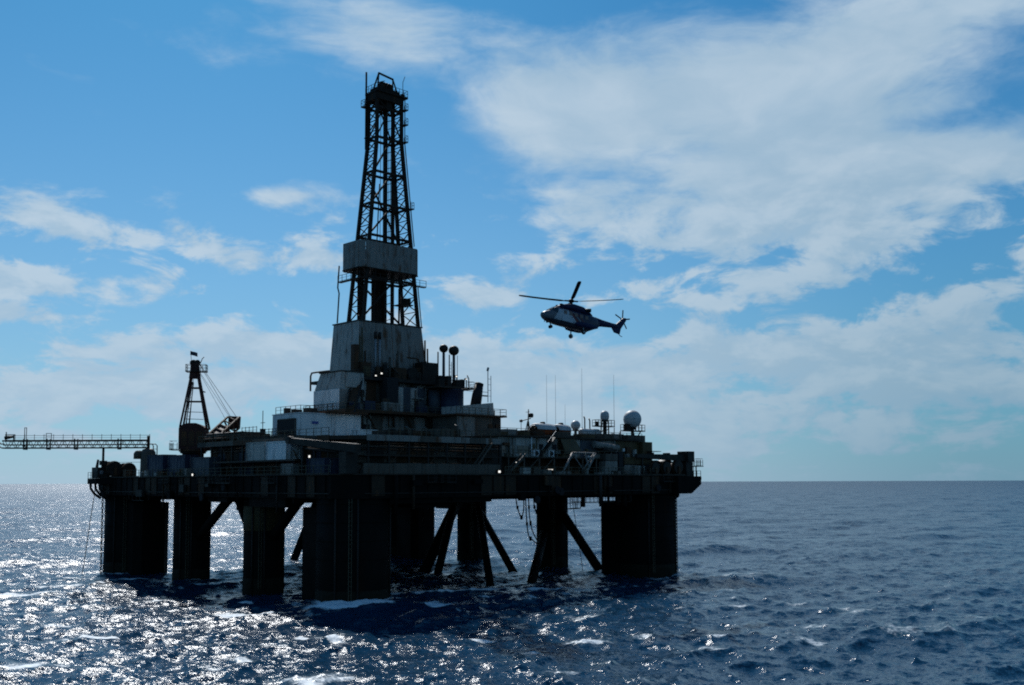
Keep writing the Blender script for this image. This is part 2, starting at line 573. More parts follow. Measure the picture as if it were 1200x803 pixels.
# ---------------------------------------------------------------- sea
def fft_tile(N, L, wind, wdir, hs, lmin, lmax, spread, seed):
    rng = np.random.default_rng(seed)
    k = 2 * np.pi * np.fft.fftfreq(N, L / N)
    kx, ky = np.meshgrid(k, k, indexing='ij')
    kk = np.hypot(kx, ky)
    kk[0, 0] = 1.0
    Lw = wind ** 2 / 9.81
    cosw = (kx * wdir[0] + ky * wdir[1]) / kk
    S = np.exp(-1.0 / (kk * Lw) ** 2) / kk ** 4 * (np.abs(cosw) ** spread * 0.9 + 0.1)
    S = np.where(cosw < 0, S * 0.12, S)
    lam = 2 * np.pi / kk
    S = np.where((lam < lmin) | (lam > lmax), 0.0, S)
    S[0, 0] = 0
    H = (rng.normal(size=(N, N)) + 1j * rng.normal(size=(N, N))) * np.sqrt(S)
    h = np.fft.ifft2(H)
    sc = hs / 4.0 / np.std(h.real)
    h = h.real * sc
    dx = np.fft.ifft2(1j * kx / kk * H).real * sc
    dy = np.fft.ifft2(1j * ky / kk * H).real * sc
    # folding of the surface: where crests break
    jxx = np.fft.ifft2(-kx * kx / kk * H).real * sc
    jyy = np.fft.ifft2(-ky * ky / kk * H).real * sc
    jxy = np.fft.ifft2(-kx * ky / kk * H).real * sc
    J = (1 + 1.1 * jxx) * (1 + 1.1 * jyy) - (1.1 * jxy) ** 2
    return np.stack([dx, dy, h, J], -1)


def sample(tile, L, x, y, rot):
    N = tile.shape[0]
    c, s = math.cos(rot), math.sin(rot)
    u = ((c * x + s * y) / L % 1.0) * N
    v = ((-s * x + c * y) / L % 1.0) * N
    i0, j0 = np.floor(u).astype(int), np.floor(v).astype(int)
    fu, fv = (u - i0)[:, None], (v - j0)[:, None]
    i0 %= N; j0 %= N
    i1, j1 = (i0 + 1) % N, (j0 + 1) % N
    r = (tile[i0, j0] * (1 - fu) + tile[i1, j0] * fu) * (1 - fv) + (tile[i0, j1] * (1 - fu) + tile[i1, j1] * fu) * fv
    dx, dy = r[:, 0].copy(), r[:, 1].copy()
    r[:, 0] = c * dx - s * dy
    r[:, 1] = s * dx + c * dy
    return r


COLS = [(0, 0), (0, 23.43), (0, 46.87), (0, 70.3), (61.9, 0), (61.9, 23.43), (61.9, 46.87), (61.9, 70.3)]


def build_sea():
    th = np.concatenate([np.arange(-40, 40.01, 0.1), np.linspace(40, 320, 72)[1:-1]])
    th = np.radians(th)
    rs = [2.0]
    while rs[-1] < 70000:
        r = rs[-1]
        rs.append(r + (0.8 + 0.0 * r if r < 62 else 0.30 * (r / 80) ** 1.32))
    rs = np.array(rs)
    nr, nt = len(rs), len(th)
    rr, tt = np.meshgrid(rs, th, indexing='ij')
    x0 = (rr * np.sin(tt)).ravel()
    y0 = (rr * np.cos(tt)).ravel()
    r0 = rr.ravel()
    wd = np.array([0.55, -0.835])
    T1 = fft_tile(512, 331.0, 9.5, wd, 1.6, 3.2, 130.0, 4, 3)
    T2 = fft_tile(256, 43.0, 4.5, wd, 0.52, 0.55, 7.0, 2, 11)
    a = sample(T1, 331.0, x0, y0, 0.0)
    b = sample(T2, 43.0, x0, y0, 0.5)
    f1 = np.clip((6000 - r0) / 4500, 0, 1)
    f2 = np.clip((420 - r0) / 300, 0, 1)
    dx = 1.1 * (a[:, 0] * f1 + b[:, 0] * f2)
    dy = 1.1 * (a[:, 1] * f1 + b[:, 1] * f2)
    z = a[:, 2] * f1 + b[:, 2] * f2
    co = np.stack([x0 + dx, y0 + dy, z], -1)
    J = a[:, 3] * f1 + (1 - f1)
    near = (r0 > 60) & (r0 < 900)
    qj = np.quantile(J[(r0 > 80) & (r0 < 300)], [0.028, 0.13])
    crest = np.clip((qj[1] - J) / (qj[1] - qj[0]), 0, 1)
    idx = np.nonzero(near)[0]
    trail = crest[idx].copy()
    for k, f in ((0.8, 0.95), (1.7, 0.85), (2.7, 0.72), (3.9, 0.55), (5.2, 0.4)):
        jj = sample(T1, 331.0, x0[idx] + wd[0] * k, y0[idx] + wd[1] * k, 0.0)[:, 3]
        trail = np.maximum(trail, f * np.clip((qj[1] - jj) / (qj[1] - qj[0]), 0, 1))
    crest[idx] = trail
    pc = RIG @ Vector((24.0, 18.0, 0))
    churn = np.exp(-((x0 - pc.x + 12) ** 2 + (y0 - pc.y + 40) ** 2) / 75.0 ** 2)
    foam = crest * (0.28 + 0.72 * churn) * np.clip((900 - r0) / 600, 0, 1)
    foam += np.clip((0.30 - b[:, 3]) / 0.7, 0, 1) * 0.25 * f2
    # wash round the columns
    for cx, cy in COLS:
        p = RIG @ Vector((cx, cy, 0))
        rad = 5.0 if cy in (0, 70.3) else 3.0
        d = np.hypot(co[:, 0] - p.x, co[:, 1] - p.y) - rad
        foam += np.exp(-np.clip(d, 0, None) ** 2 / 4.0) * 0.40
    foam = np.clip(foam, 0, 1)
    i = np.arange(nr - 1)[:, None] * nt
    j = np.arange(nt)[None, :]
    j2 = (j + 1) % nt
    q = np.stack([(i + j), (i + j2), (i + nt + j2), (i + nt + j)], -1).reshape(-1, 4)[:, ::-1]
    # disc under the camera
    me = bpy.data.meshes.new('sea')
    nv, nq = len(co), len(q)
    me.vertices.add(nv)
    me.vertices.foreach_set('co', co.astype(np.float32).ravel())
    me.loops.add(nq * 4)
    me.loops.foreach_set('vertex_index', q.astype(np.int32).ravel())
    me.polygons.add(nq)
    me.polygons.foreach_set('loop_start', np.arange(0, nq * 4, 4, dtype=np.int32))
    me.polygons.foreach_set('use_smooth', np.ones(nq, dtype=bool))
    me.update(calc_edges=True)
    at = me.attributes.new('foam', 'FLOAT', 'POINT')
    at.data.foreach_set('value', foam.astype(np.float32))
    me.materials.append(MATS['sea_water'])
    o = bpy.data.objects.new('sea', me)
    o['kind'] = 'structure'
    o['label'] = 'dark blue choppy open sea reaching to the horizon'
    C.objects.link(o)


build_sea()

# ================================================================ the drilling platform (hull, columns, decks)
BOT, MAIN, UP = 13.9, 17.0, 22.3          # underside, main deck, upper deck


def build_platform():
    T = Thing('drilling_platform', 'huge black semi-submersible drilling platform on round columns in the sea', 'oil rig', (31, 35, 0))
    big = [(0, 0), (0, 70.3), (61.9, 0), (61.9, 70.3)]
    small = [(0, 23.43), (0, 46.87), (61.9, 23.43), (61.9, 46.87)]
    for (x, y), r in [(c, 4.85) for c in big] + [(c, 2.92) for c in small]:
        prof = [(r, -6)]
        prof += [(r, BOT + 0.02)]
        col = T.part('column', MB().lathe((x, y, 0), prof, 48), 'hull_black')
        T.part('growth_band', MB().lathe((x, y, 0), [(r + .01, -2), (r + .08, -1.9), (r + .07, 1.2), (r + .01, 1.9)], 48), 'marine_growth', col)
        for z in np.arange(3.4, 13.5, 2.45):
            T.part('ring_stiffener', MB().lathe((x, y, 0), [(r + .002, z), (r + .05, z + .001), (r + .05, z + .12), (r + .002, z + .121)], 48, smooth=False), 'hull_black', col)
        # boat fenders / vertical pipes up the side that faces the water
        sx = -1 if x < 30 else 1
        for a in (0.5, 1.1, 2.4):
            px, py = x + math.cos(a) * (r + 0.16) * sx, y - math.sin(a) * (r + 0.16)
            T.part('riser_pipe', MB().tube((px, py, -2), (px, py, BOT), 0.13), 'dark_steel', col)
        lx, ly = x - (r + 0.2) * 0.62, y - (r + 0.2) * 0.785
        mb = MB()
        mb.bar((lx - 0.22, ly, 0.5), (lx - 0.22, ly, BOT), 0.07).bar((lx + 0.22, ly, 0.5), (lx + 0.22, ly, BOT), 0.07)
        for z in np.arange(0.8, BOT - 0.2, 0.6):
            mb.bar((lx - 0.22, ly, z), (lx + 0.22, ly, z), 0.05)
        T.part('ladder', mb, 'rail_paint', col)
        if (x, y) == (0, 23.43):
            T.part('paint_band', MB().lathe((x, y, 0), [(r + 0.06, 8.9), (r + 0.07, 8.92), (r + 0.07, 12.5), (r + 0.06, 12.52)], 40), 'hull_band', col,
                   label='faded yellow band round the upper column')
    # stability boxes built on to the inner side of the corner columns
    for x, y in big:
        s = 1 if y < 10 else -1
        y0, y1 = y, y + s * {(0, 0): 9.4, (61.9, 70.3): 9.2, (61.9, 0): 8.4}.get((x, y), 7.6)
        o = 0.6 if x < 30 else -0.6
        poly = [(x - 3.3 + o, min(y0, y1)), (x + 3.3 + o, min(y0, y1)), (x + 3.3 + o, max(y0, y1)), (x - 3.3 + o, max(y0, y1))]
        if s > 0:
            poly[2:] = [(x + 3.3 + o, y1 - 1.2), (x + 2.1 + o, y1), (x - 2.1 + o, y1), (x - 3.3 + o, y1 - 1.2)]
        else:
            poly = [(x - 2.1 + o, y1), (x + 2.1 + o, y1), (x + 3.3 + o, y1 + 1.2), (x + 3.3 + o, y0), (x - 3.3 + o, y0), (x - 3.3 + o, y1 + 1.2)]
        sp = T.part('sponson', MB().prism(poly, -6, 12.6), 'hull_black')
        for z in (2.2, 5.6, 9.0, 12.3):
            T.part('stiffener', MB().prism([(px + (0.06 if px > x + o else -0.06), py + (0.06 if py > y + s * 3 else -0.06)) for px, py in poly], z, z + 0.14), 'hull_black', sp)
    # diagonal bracing
    br = [((0, 44.0, 7.2), (0, 33.2, BOT + .3), .75), ((0, 31.6, BOT + .3), (0, 26.0, 7.0), .75), ((0, 20.5, 8.0), (0, 12.5, BOT + .3), .75),
                    ((61.9, 44.5, 10.2), (52.5, 22.5, -2.6), .72), ((61.9, 22.4, 12.0), (61.7, 7.5, -4.0), .85), ((58.0, 45.2, BOT + .2), (38.0, 33.4, -1.4), 1.05),
          ((53.5, 41.5, BOT + .2), (37.3, 28.2, -1.6), .75), ((52.0, 34.0, BOT + .2), (30.8, 6.3, -1.3), .65), ((59.0, 22.6, 6.5), (34.8, 1.8, -1.4), .8),
          ((40.0, 69.8, BOT + .2), (34.2, 72.0, -2), .8), ((30, 0.2, BOT), (5.0, 0.2, 3.0), .0)]
    for p, q, r in br:
        if r > 0:
            b = T.part('brace', MB().tube(p, q, r, n=14), 'hull_black')
            P, Q = Vector(p), Vector(q)
            if P.z < Q.z:
                P, Q = Q, P
            T.part('collar', MB().tube(P.lerp(Q, .08), P.lerp(Q, .13), r + 0.07, n=14), 'hull_black', b)
    # deck box, chamfered at the right-hand corner
    X0, X1, Y0, Y1 = -4.9, 66.4, -5.0, 74.4
    poly = [(X0, Y0 + 3), (X0 + 3, Y0), (X1 - 1, Y0), (X1, Y0 + 1), (X1, Y1), (X0 + 1, Y1), (X0, Y1 - 1)]
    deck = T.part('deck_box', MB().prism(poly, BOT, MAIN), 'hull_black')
    T.part('deck_plate', MB().prism([(X0 - .35, Y0 + 3), (X0 + 3, Y0 - .35), (X1 - 1, Y0 - .35), (X1 + .35, Y0 + 1), (X1 + .35, Y1 + .3), (X0 + 1, Y1 + .3), (X0 - .35, Y1 - 1)], MAIN + .003, MAIN + .16), 'deck_steel')
    for y in np.arange(Y0 + 4.2, Y1 - 1.2, 2.4):
        T.part('stiffener', MB().box(X0 - .16, X0 - .004, y - .07, y + .07, BOT + .15, MAIN - .05), 'hull_black', deck)
    for x in np.arange(X0 + 4.2, X1 - 1.2, 2.4):
        T.part('stiffener', MB().box(x - .07, x + .07, Y0 - .16, Y0 - .004, BOT + .15, MAIN - .05), 'hull_black', deck)
    rnd = random.Random(3)
    for y in np.arange(Y0 + 4.2, Y1 - 3.5, 2.4):
        T.part('side_plate', MB().box(X0 - rnd.uniform(.03, .07), X0 - .001, y + .1, y + 2.3, BOT + .1 + rnd.uniform(0, .25), MAIN - .06), rnd.choice(['hull_black', 'hull_black', 'hull_rust']), deck)
    for x in np.arange(X0 + 4.2, X1 - 3.5, 2.4):
        T.part('side_plate', MB().box(x + .1, x + 2.3, Y0 - rnd.uniform(.03, .07), Y0 - .001, BOT + .1 + rnd.uniform(0, .25), MAIN - .06), rnd.choice(['hull_black', 'hull_black', 'hull_rust']), deck)
    # gear hung along the deck edge: junction boxes, cable trays, short pipes, coiled hoses, small ledges
    for i in range(34):
        left = i % 2 == 0
        c = rnd.uniform(0, 62) if left else rnd.uniform(1, 60)
        z0 = rnd.uniform(13.2, 16.4)
        k = rnd.random()
        w, h, dd = rnd.uniform(.5, 2.4), rnd.uniform(.4, 1.5), rnd.uniform(.3, .75)
        m = rnd.choice(['hull_black', 'hull_rust', 'dark_steel'])
        if k < .4:
            mb = MB().box(X0 - .25 - dd, X0 - .24, c, c + w, z0, z0 + h) if left else MB().box(c, c + w, Y0 - .25 - dd, Y0 - .24, z0, z0 + h)
            T.part('junction_box', mb, m)
        elif k < .7:
            p, q = ((X0 - .45, c, 13.0 + rnd.uniform(-1.2, .5)), (X0 - .45, c, MAIN)) if left else ((c, Y0 - .45, 13.0 + rnd.uniform(-1.2, .5)), (c, Y0 - .45, MAIN))
            T.part('overboard_pipe', MB().tube(p, q, rnd.uniform(.12, .3), n=8), m)
        elif k < .85:
            a = (X0 - .5, c, z0) if left else (c, Y0 - .5, z0)
            T.part('coiled_hose', MB().lathe(a, [(.55, -.15), (.62, 0), (.55, .15)], 14, 'x' if left else 'y'), 'rubber')
        else:
            mb = MB().box(X0 - 1.0, X0 - .24, c, c + 3.5, 15.9, 16.0) if left else MB().box(c, c + 3.5, Y0 - 1.0, Y0 - .24, 15.9, 16.0)
            T.part('ledge', mb, m)
            railing(T, [(X0 - .95, c, 16.0), (X0 - .95, c + 3.5, 16.0)] if left else [(c, Y0 - .95, 16.0), (c + 3.5, Y0 - .95, 16.0)], 'dark_steel', 1.1)
    for i in range(30):
        left = i % 2 == 0
        c = rnd.uniform(38.5, 64) if left else rnd.uniform(23.5, 56)
        w, h = rnd.uniform(.5, 2.0), rnd.uniform(.3, 1.5)
        zz = MAIN + .165
        mb = MB().box(X0 + .1, X0 + .9, c, c + w, zz, zz + h) if left else MB().box(c, c + w, Y0 + .1, Y0 + .9, zz, zz + h)
        T.part('deck_locker', mb, rnd.choice(['rust_steel', 'mid_grey', 'grey_paint', 'deck_steel', 'ochre_paint', 'pale_paint']))
    T.part('under_deck_house', MB().box(3.0, 21.4, -4.2, 4.0, 13.15, BOT - .01), 'hull_black')
    T.part('under_deck_house', MB().box(56.6, 60.6, 45.0, 52.0, 10.6, BOT - .02), 'hull_black')
    T.part('under_deck_house', MB().box(8.0, 14.0, -3.2, 4.0, 12.5, 13.14), 'hull_black')
    T.part('under_deck_house', MB().box(-4.2, 3.0, 27.0, 33.0, 13.1, BOT - .01), 'hull_black')
    for z in (14.5,):
        T.part('rubbing_strake', MB().box(X0 - .22, X0 - .002, Y0 + 3.2, Y1 - 1.1, z, z + .12), 'dark_steel', deck)
        T.part('rubbing_strake', MB().box(X0 + 3.2, X1 - 1.1, Y0 - .22, Y0 - .002, z, z + .12), 'dark_steel', deck)
    # girders and pipework hung under the deck
    for y in (8, 16, 31, 39, 54, 62):
        T.part('girder', MB().box(X0 + .5, X1 - .5, y - .25, y + .25, BOT - .7, BOT - .004), 'hull_black')
    T.part('girder', MB().box(-4.4, -3.0, 10.0, 20.0, BOT - 1.35, BOT - .006), 'hull_black')
    for x in (14, 31, 48):
        T.part('girder', MB().box(x - .3, x + .3, Y0 + .5, Y1 - .5, BOT - .45, BOT - .008), 'hull_black')
    for x, y, l in ((20.0, -3.8, 1.9), (17.6, -3.8, 1.0), (41.2, -4, 1.9), (45.5, -4, 1.9), (49.2, -4.2, 1.8), (51.0, -4.2, 2.0), (52.2, -4.2, 1.2)):
        T.part('drain_pipe', MB().tube((x, y, BOT - l), (x, y, BOT + .1), 0.36), 'hull_black')
    # service walkway under the right-hand side
    wy = -3.6
    T.part('walkway', MB().box(38.2, 53.0, wy - .4, wy + .4, BOT - 1.28, BOT - 1.2), 'dark_steel')
    railing(T, [(38.2, wy - .4, BOT - 1.2), (53.0, wy - .4, BOT - 1.2)], 'dark_steel', 0.9)
    T.part('work_cradle', MB().box(37.9, 40.3, wy - .7, wy + .5, BOT - 2.2, BOT - 2.08), 'dark_steel')
    railing(T, [(37.9, wy - .7, BOT - 2.1), (40.3, wy - .7, BOT - 2.1), (40.3, wy + .5, BOT - 2.1)], 'dark_steel', 1.0)
    for x in (38.0, 40.2):
        T.part('hanger', MB().bar((x, wy, BOT - 2.1), (x, wy, BOT), .08), 'dark_steel')
    # mid and upper deck
    T.part('mid_deck', MB().box(-4.6, 8.0, 7.4, 31.0, 19.0, 19.25), 'deck_steel')
    T.part('upper_deck', MB().prism([(-3.4, 0.5), (-0.4, -3.4), (24.0, -3.4), (26.2, 0.0), (26.2, 38.5), (-3.4, 38.5)], 21.75, UP), 'deck_steel')
    T.part('upper_deck', MB().box(26.25, 62.0, 22.4, 60.0, 21.7, 22.25), 'deck_steel')
    # edge plates (fascia) of the upper deck, each a plate
    fx = np.linspace(-0.3, 23.9, 9)
    for a, b in zip(fx[:-1], fx[1:]):
        T.part('fascia_plate', MB().box(a + .03, b - .03, -3.52, -3.405, 21.6, 22.42), random.choice(['grey_paint', 'grey_paint', 'mid_grey']))
    fy = np.linspace(0.6, 38.4, 14)
    for a, b in zip(fy[:-1], fy[1:]):
        T.part('fascia_plate', MB().box(-3.52, -3.405, a + .03, b - .03, 21.65, 22.36), random.choice(['mid_grey', 'rust_steel', 'dark_steel']))
    # bulwark along the front
    bx = np.linspace(-1.8, 22.5, 11)
    for i, (a, b) in enumerate(zip(bx[:-1], bx[1:])):
        T.part('bulwark_plate', MB().box(a + .03, b - .03, -4.9, -4.78, 17.17, 18.55 + random.uniform(-.05, .05)), random.choice(['mid_grey', 'grey_paint', 'mid_grey']))
        T.part('bulwark_stay', MB().bar((a, -4.7, 18.4), (a, -3.9, 17.17), .12), 'dark_steel')
    # recessed walls and posts between main and upper deck
    panel_wall(T, (-0.5, -1.4), (26.0, -1.4), 17.2, 21.7, 12, ['dark_steel', 'mid_grey', 'deck_steel', 'rust_steel'], .1, name='bulkhead_plate')
    panel_wall(T, (-1.2, 38.0), (-1.2, -1.0), 17.2, 21.7, 17, ['dark_steel', 'deck_steel', 'blue_paint', 'rust_steel'], .1, name='bulkhead_plate')
    T.part('bulkhead', MB().prism([(-1.1, -1.3), (26, -1.3), (26, 38), (-1.1, 38)], 17.165, 21.74), 'void')
    for x in np.arange(0.2, 24.5, 3.4):
        T.part('pillar', MB().bar((x, -3.1, 17.15), (x, -3.1, 21.76), .26), 'dark_steel')
    for y in np.arange(1.5, 38, 3.3):
        T.part('pillar', MB().bar((-3.0, y, 17.15), (-3.0, y, 21.76), .26), 'dark_steel')
    for x in (3.6, 10.4, 17.2):
        T.part('knee_brace', MB().bar((x, -3.1, 18.3), (x + 3.2, -3.1, 21.4), .14), 'rust_steel')
    for y in (8.1, 18.0, 27.9):
        T.part('knee_brace', MB().bar((-3.0, y, 18.3), (-3.0, y + 3.1, 21.4), .14), 'rust_steel')
    T.part('gallery', MB().box(-0.5, 24.2, -3.3, -1.6, 19.55, 19.68), 'deck_steel')
    railing(T, [(-0.4, -3.25, 19.68), (24.0, -3.25, 19.68)], 'dark_steel', 1.7)
    # pipe runs along both faces
    for k, (y, z, r) in enumerate(((-1.75, 20.9, .14), (-1.8, 20.5, .10), (-1.8, 18.6, .16), (-1.75, 21.3, .09))):
        T.part('pipe_run', MB().tube((-0.2, y, z), (25.6, y, z), r, n=6), random.choice(['rust_steel', 'mid_grey', 'dark_steel']))
    for k, (x, z, r) in enumerate(((-1.6, 20.9, .15), (-1.6, 18.5, .12), (-1.65, 21.3, .1))):
        T.part('pipe_run', MB().tube((x, 0, z), (x, 37.5, z), r, n=6), random.choice(['rust_steel', 'mid_grey', 'dark_steel']))
    # stairs between the decks
    for x0, x1, z0, z1, y in ((17.5, 21.5, 17.2, 21.7, -3.9), (24.6, 28.2, 17.2, 20.2, -3.9)):
        st = MB()
        st.bar((x0, y - .45, z0), (x1, y - .45, z1), .1, .25).bar((x0, y + .45, z0), (x1, y + .45, z1), .1, .25)
        for i in range(1, 16):
            f = i / 16
            st.box(x0 + (x1 - x0) * f - .13, x0 + (x1 - x0) * f + .13, y - .42, y + .42, z0 + (z1 - z0) * f - .03, z0 + (z1 - z0) * f + .02)
        T.part('stairway', st, 'mid_grey')
    # guard rails
    z = MAIN + .16
    railing(T, [(X0 - .2, Y0 + 3.2, z), (X0 - .2, 62.0, z)], step=1.8)
    railing(T, [(23.2, Y0 - .2, z), (X1 - 8, Y0 - .2, z)], step=1.8)
    railing(T, [(-3.3, 1.0, UP), (-3.3, 38.3, UP)], step=1.9)
    railing(T, [(-0.2, -3.3, UP), (23.9, -3.3, UP)], step=1.9)
    railing(T, [(-4.5, 7.5, 19.25), (-4.5, 9.6, 19.25)], step=1.0)
    # overhanging anchor platforms at the left and right corners
    mb = MB().prism([(-6.9, 70.4), (-4.95, 67.6), (-4.95, 74.3), (-6.9, 74.3)], 15.9, 16.9)
    pl = T.part('anchor_platform', mb, 'hull_black')
    for y in (69.6, 71.4, 73.6):
        T.part('fairlead_pipe', MB().path([(-6.6, y, 16.0), (-6.5, y, 15.0), (-5.9, y - .2, 14.1), (-4.8, y - .3, 13.3)], .24, 8), 'dark_steel', pl)
    railing(T, [(-5.0, 67.7, 16.9), (-6.85, 70.5, 16.9), (-6.85, 74.2, 16.9)], 'dark_steel', 1.2)
    mb = MB().add([(66.2, -6.5, 13.9), (69.0, -6.5, 15.5), (69.0, -6.5, 16.9), (62.5, -6.5, 16.9), (62.5, -6.5, 13.9), (66.2, 3.0, 13.9), (69.0, 3.0, 15.5), (69.0, 3.0, 16.9), (62.5, 3.0, 16.9), (62.5, 3.0, 13.9)],
                  [(0, 1, 2, 3, 4), (9, 8, 7, 6, 5), (0, 5, 6, 1), (1, 6, 7, 2), (2, 7, 8, 3), (3, 8, 9, 4), (4, 9, 5, 0)])
    T.part('anchor_platform', mb, 'hull_black')
    T.part('outrigger', MB().box(69.02, 70.3, -5.6, -2.2, 16.3, 16.75), 'hull_black')
    railing(T, [(69.1, -5.5, 16.75), (70.2, -5.5, 16.75), (70.2, -2.3, 16.75)], 'dark_steel', 0.8)
    T.part('lookout_floor', MB().box(69.4, 71.5, -5.2, -3.2, 18.6, 18.72), 'dark_steel')
    railing(T, [(69.5, -5.1, 18.72), (71.4, -5.1, 18.72), (71.4, -3.3, 18.72)], 'dark_steel', 0.7, 1.3)
    ladder(T, (69.8, -4.0, 16.7), (69.8, -4.0, 21.0), .6, (0, 1, 0))
    T.part('lookout_post', MB().bar((70.1, -4.6, 16.7), (70.1, -4.6, 18.6), .16), 'dark_steel')
    railing(T, [(54.0, -5.2, z), (57.0, -5.2, z)], 'dark_steel', 0.8)
    # underside guard frame beside the left corner column
    for x0, y0 in ((-4.4, 60.4), (-4.4, 58.8), (-4.4, 57.4)):
        T.part('hanger', MB().bar((x0, y0, 13.0), (x0, y0, BOT), .1), 'dark_steel')
    T.part('hanger_rail', MB().bar((-4.4, 60.6, 13.05), (-4.4, 56.0, 13.05), .1), 'dark_steel')


build_platform()


# ================================================================ derrick
def build_derrick():
    T = Thing('derrick', 'tall black lattice drilling derrick with a grey panelled band', 'derrick', (31, 35.6, 44))
    cx, cy, zb, zt = 31.0, 35.6, 34.2, 87.2
    ZK = 79.0                                   # the legs stand upright above this height

    def half(z):
        f = max(0.0, min(1.0, (z - 44.4) / (ZK - 44.4)))
        if z < 44.4:
            f = (z - 44.4) / (ZK - 44.4)
        return 6.15 + (2.78 - 6.15) * f, 2.3 + (1.32 - 2.3) * f       # half extents in x and y

    def P(sx, sy, z):
        hx, hy = half(z)
        return Vector((cx + sx * hx, cy + sy * hy, z))
    for sx in (-1, 1):
        for sy in (-1, 1):
            mb = MB().bar(P(sx, sy, zb), P(sx, sy, ZK), .55, .55).bar(P(sx, sy, ZK - .1), P(sx, sy, zt), .52, .52)
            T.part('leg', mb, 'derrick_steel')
    lv = [44.2, 52.6, 60.4, 66.4, 72.4, 78.9, 84.6, zt]
    for i, z in enumerate(lv):
        for sy in (-1, 1):
            T.part('girt', MB().bar(P(-1, sy, z), P(1, sy, z), .36, .40), 'derrick_steel')
        for sx in (-1, 1):
            T.part('girt', MB().bar(P(sx, -1, z), P(sx, 1, z), .34, .34), 'derrick_steel')
    # close lacing on the two narrow sides
    z = 44.6
    while z < zt - 1.0:
        hx, hy = half(z)
        dz = max(1.9, hy * 1.22)
        z2 = min(z + dz, zt)
        for sx in (-1, 1):
            T.part('lacing', MB().bar(P(sx, -1, z), P(sx, 1, z2), .15), 'derrick_steel')
            T.part('lacing', MB().bar(P(sx, 1, z), P(sx, -1, z2), .15), 'derrick_steel')
            T.part('lacing', MB().bar(P(sx, -1, z2), P(sx, 1, z2), .13), 'derrick_steel')
        z = z2
    # long diagonals on the open sides
    dg = [(-1, -1, 45.4, .45, 52.4), (1, 1, 45.0, .1, 52.4), (-1, -1, 60.6, .45, 66.2), (-1, -1, 66.6, .45, 72.2), (1, 1, 60.6, .1, 72.0), (-1, -1, 72.6, .45, 78.6)]
    for sx, sy, z0, f, z1 in dg:
        q = P(-sx, sy, z1).lerp(P(sx, sy, z1), f)
        T.part('diagonal', MB().bar(P(sx, sy, z0), q, .28), 'derrick_steel')
    for sx, sy in ((-1, -1), (1, -1), (-1, 1), (1, 1)):
        T.part('diagonal', MB().bar(P(sx, sy, 79.0), P(0, sy, 84.6), .2), 'derrick_steel')
    # inner verticals: guide rails, raised pipe stands and hoses
    for x, r, z0, z1, m in ((31.9, .30, 35, 87, 'derrick_steel'), (33.6, .26, 35, 87, 'derrick_steel')):
        T.part('guide_rail', MB().bar((x, 36.6, z0), (x, 36.6, z1), r * 2, .5), m)
    for z in np.arange(45.5, 86, 1.5):
        T.part('guide_rung', MB().bar((31.9, 36.6, z), (33.6, 36.6, z + .7), .12), 'derrick_steel')
    for k in range(6):
        x = 29.6 + .45 * k
        T.part('pipe_stand', MB().tube((x, 37.2 + .1 * (k % 2), 34.5), (x, 37.2, 57.5), .26, n=6), 'derrick_steel')
    for k in range(3):
        T.part('pipe_stand', MB().tube((26.2 + .45 * k, 36.8, 34.5), (26.2 + .45 * k, 36.8, 57.0), .22, n=6), 'derrick_steel')
    for x, y in ((36.0, 36.9), (35.4, 36.9)):
        T.part('pipe_stand', MB().tube((x, y, 34.5), (x, y, 52.0), .17, n=6), 'derrick_steel')
    T.part('stand_platform', MB().box(34.2, 36.8, 34.4, 36.9, 48.6, 48.8), 'derrick_steel')
    blk = T.part('travelling_block', MB().box(32.1, 33.4, 35.9, 37.0, 55.5, 58.6).lathe((32.75, 36.4, 58.8), [(.85, -.3), (.85, .3)], 16, 'y'), 'derrick_steel')
    for k in range(4):
        T.part('drilling_line', MB().tube((32.3 + .3 * k, 36.5, 59), (31.4 + .5 * k, 35.6, 87.4), .045, n=5), 'derrick_steel', blk)
    T.part('drilling_line', MB().tube((30.3, 35.0, 45), (30.4, 35.3, 88.5), .06, n=5), 'derrick_steel', blk)
    T.part('drilling_line', MB().tube((29.6, 35.0, 45), (29.8, 35.3, 88.5), .05, n=5), 'derrick_steel', blk)
    T.part('standpipe', MB().tube((26.1, 32.7, 34.5), (28.6, 33.9, 70), .10, n=6), 'derrick_steel')
    # wind wall band at pipe-handling height: separate plates
    zb0, zb1 = 54.3, 59.1
    x0, x1, y0, y1 = 24.3, 37.5, 33.25, 39.8
    c = .9
    outline = [(x0 + c, y0), (x1 - c, y0), (x1, y0 + c), (x1, y1 - c), (x1 - c, y1), (x0 + c, y1), (x0, y1 - c), (x0, y0 + c)]
    T.part('band_floor', MB().prism([(x, y) for x, y in outline], zb0 + .25, zb0 + .4), 'derrick_steel')
    for i in range(8):
        a, b = outline[i], outline[(i + 1) % 8]
        L = math.dist(a, b)
        panel_wall(T, a, b, zb0, zb1 - (0.0 if i else .0), max(1, round(L / 2.5)), 'grey_paint' if i in (0, 7, 6) else 'mid_grey', .08, name='wind_panel')
    T.part('band_ring', MB().prism([(x + (.12 if x > cx else -.12), y + (.12 if y > cy else -.12)) for x, y in outline], zb0 - .16, zb0 - .02), 'derrick_steel')
    # gallery below the band
    T.part('gallery', MB().box(23.3, 38.2, 32.3, 33.0, 51.9, 52.05).box(23.3, 24.1, 33.05, 39.2, 51.9, 52.05), 'derrick_steel')
    railing(T, [(38.2, 32.35, 52.05), (23.35, 32.35, 52.05), (23.35, 39.2, 52.05)], 'derrick_steel', 1.5)
    T.part('downpipe', MB().path([(23.4, 39.3, 44.6), (23.6, 39.1, 50.0), (23.3, 39.1, 51.0), (23.5, 39.0, 55.0)], .13, 6), 'derrick_steel')
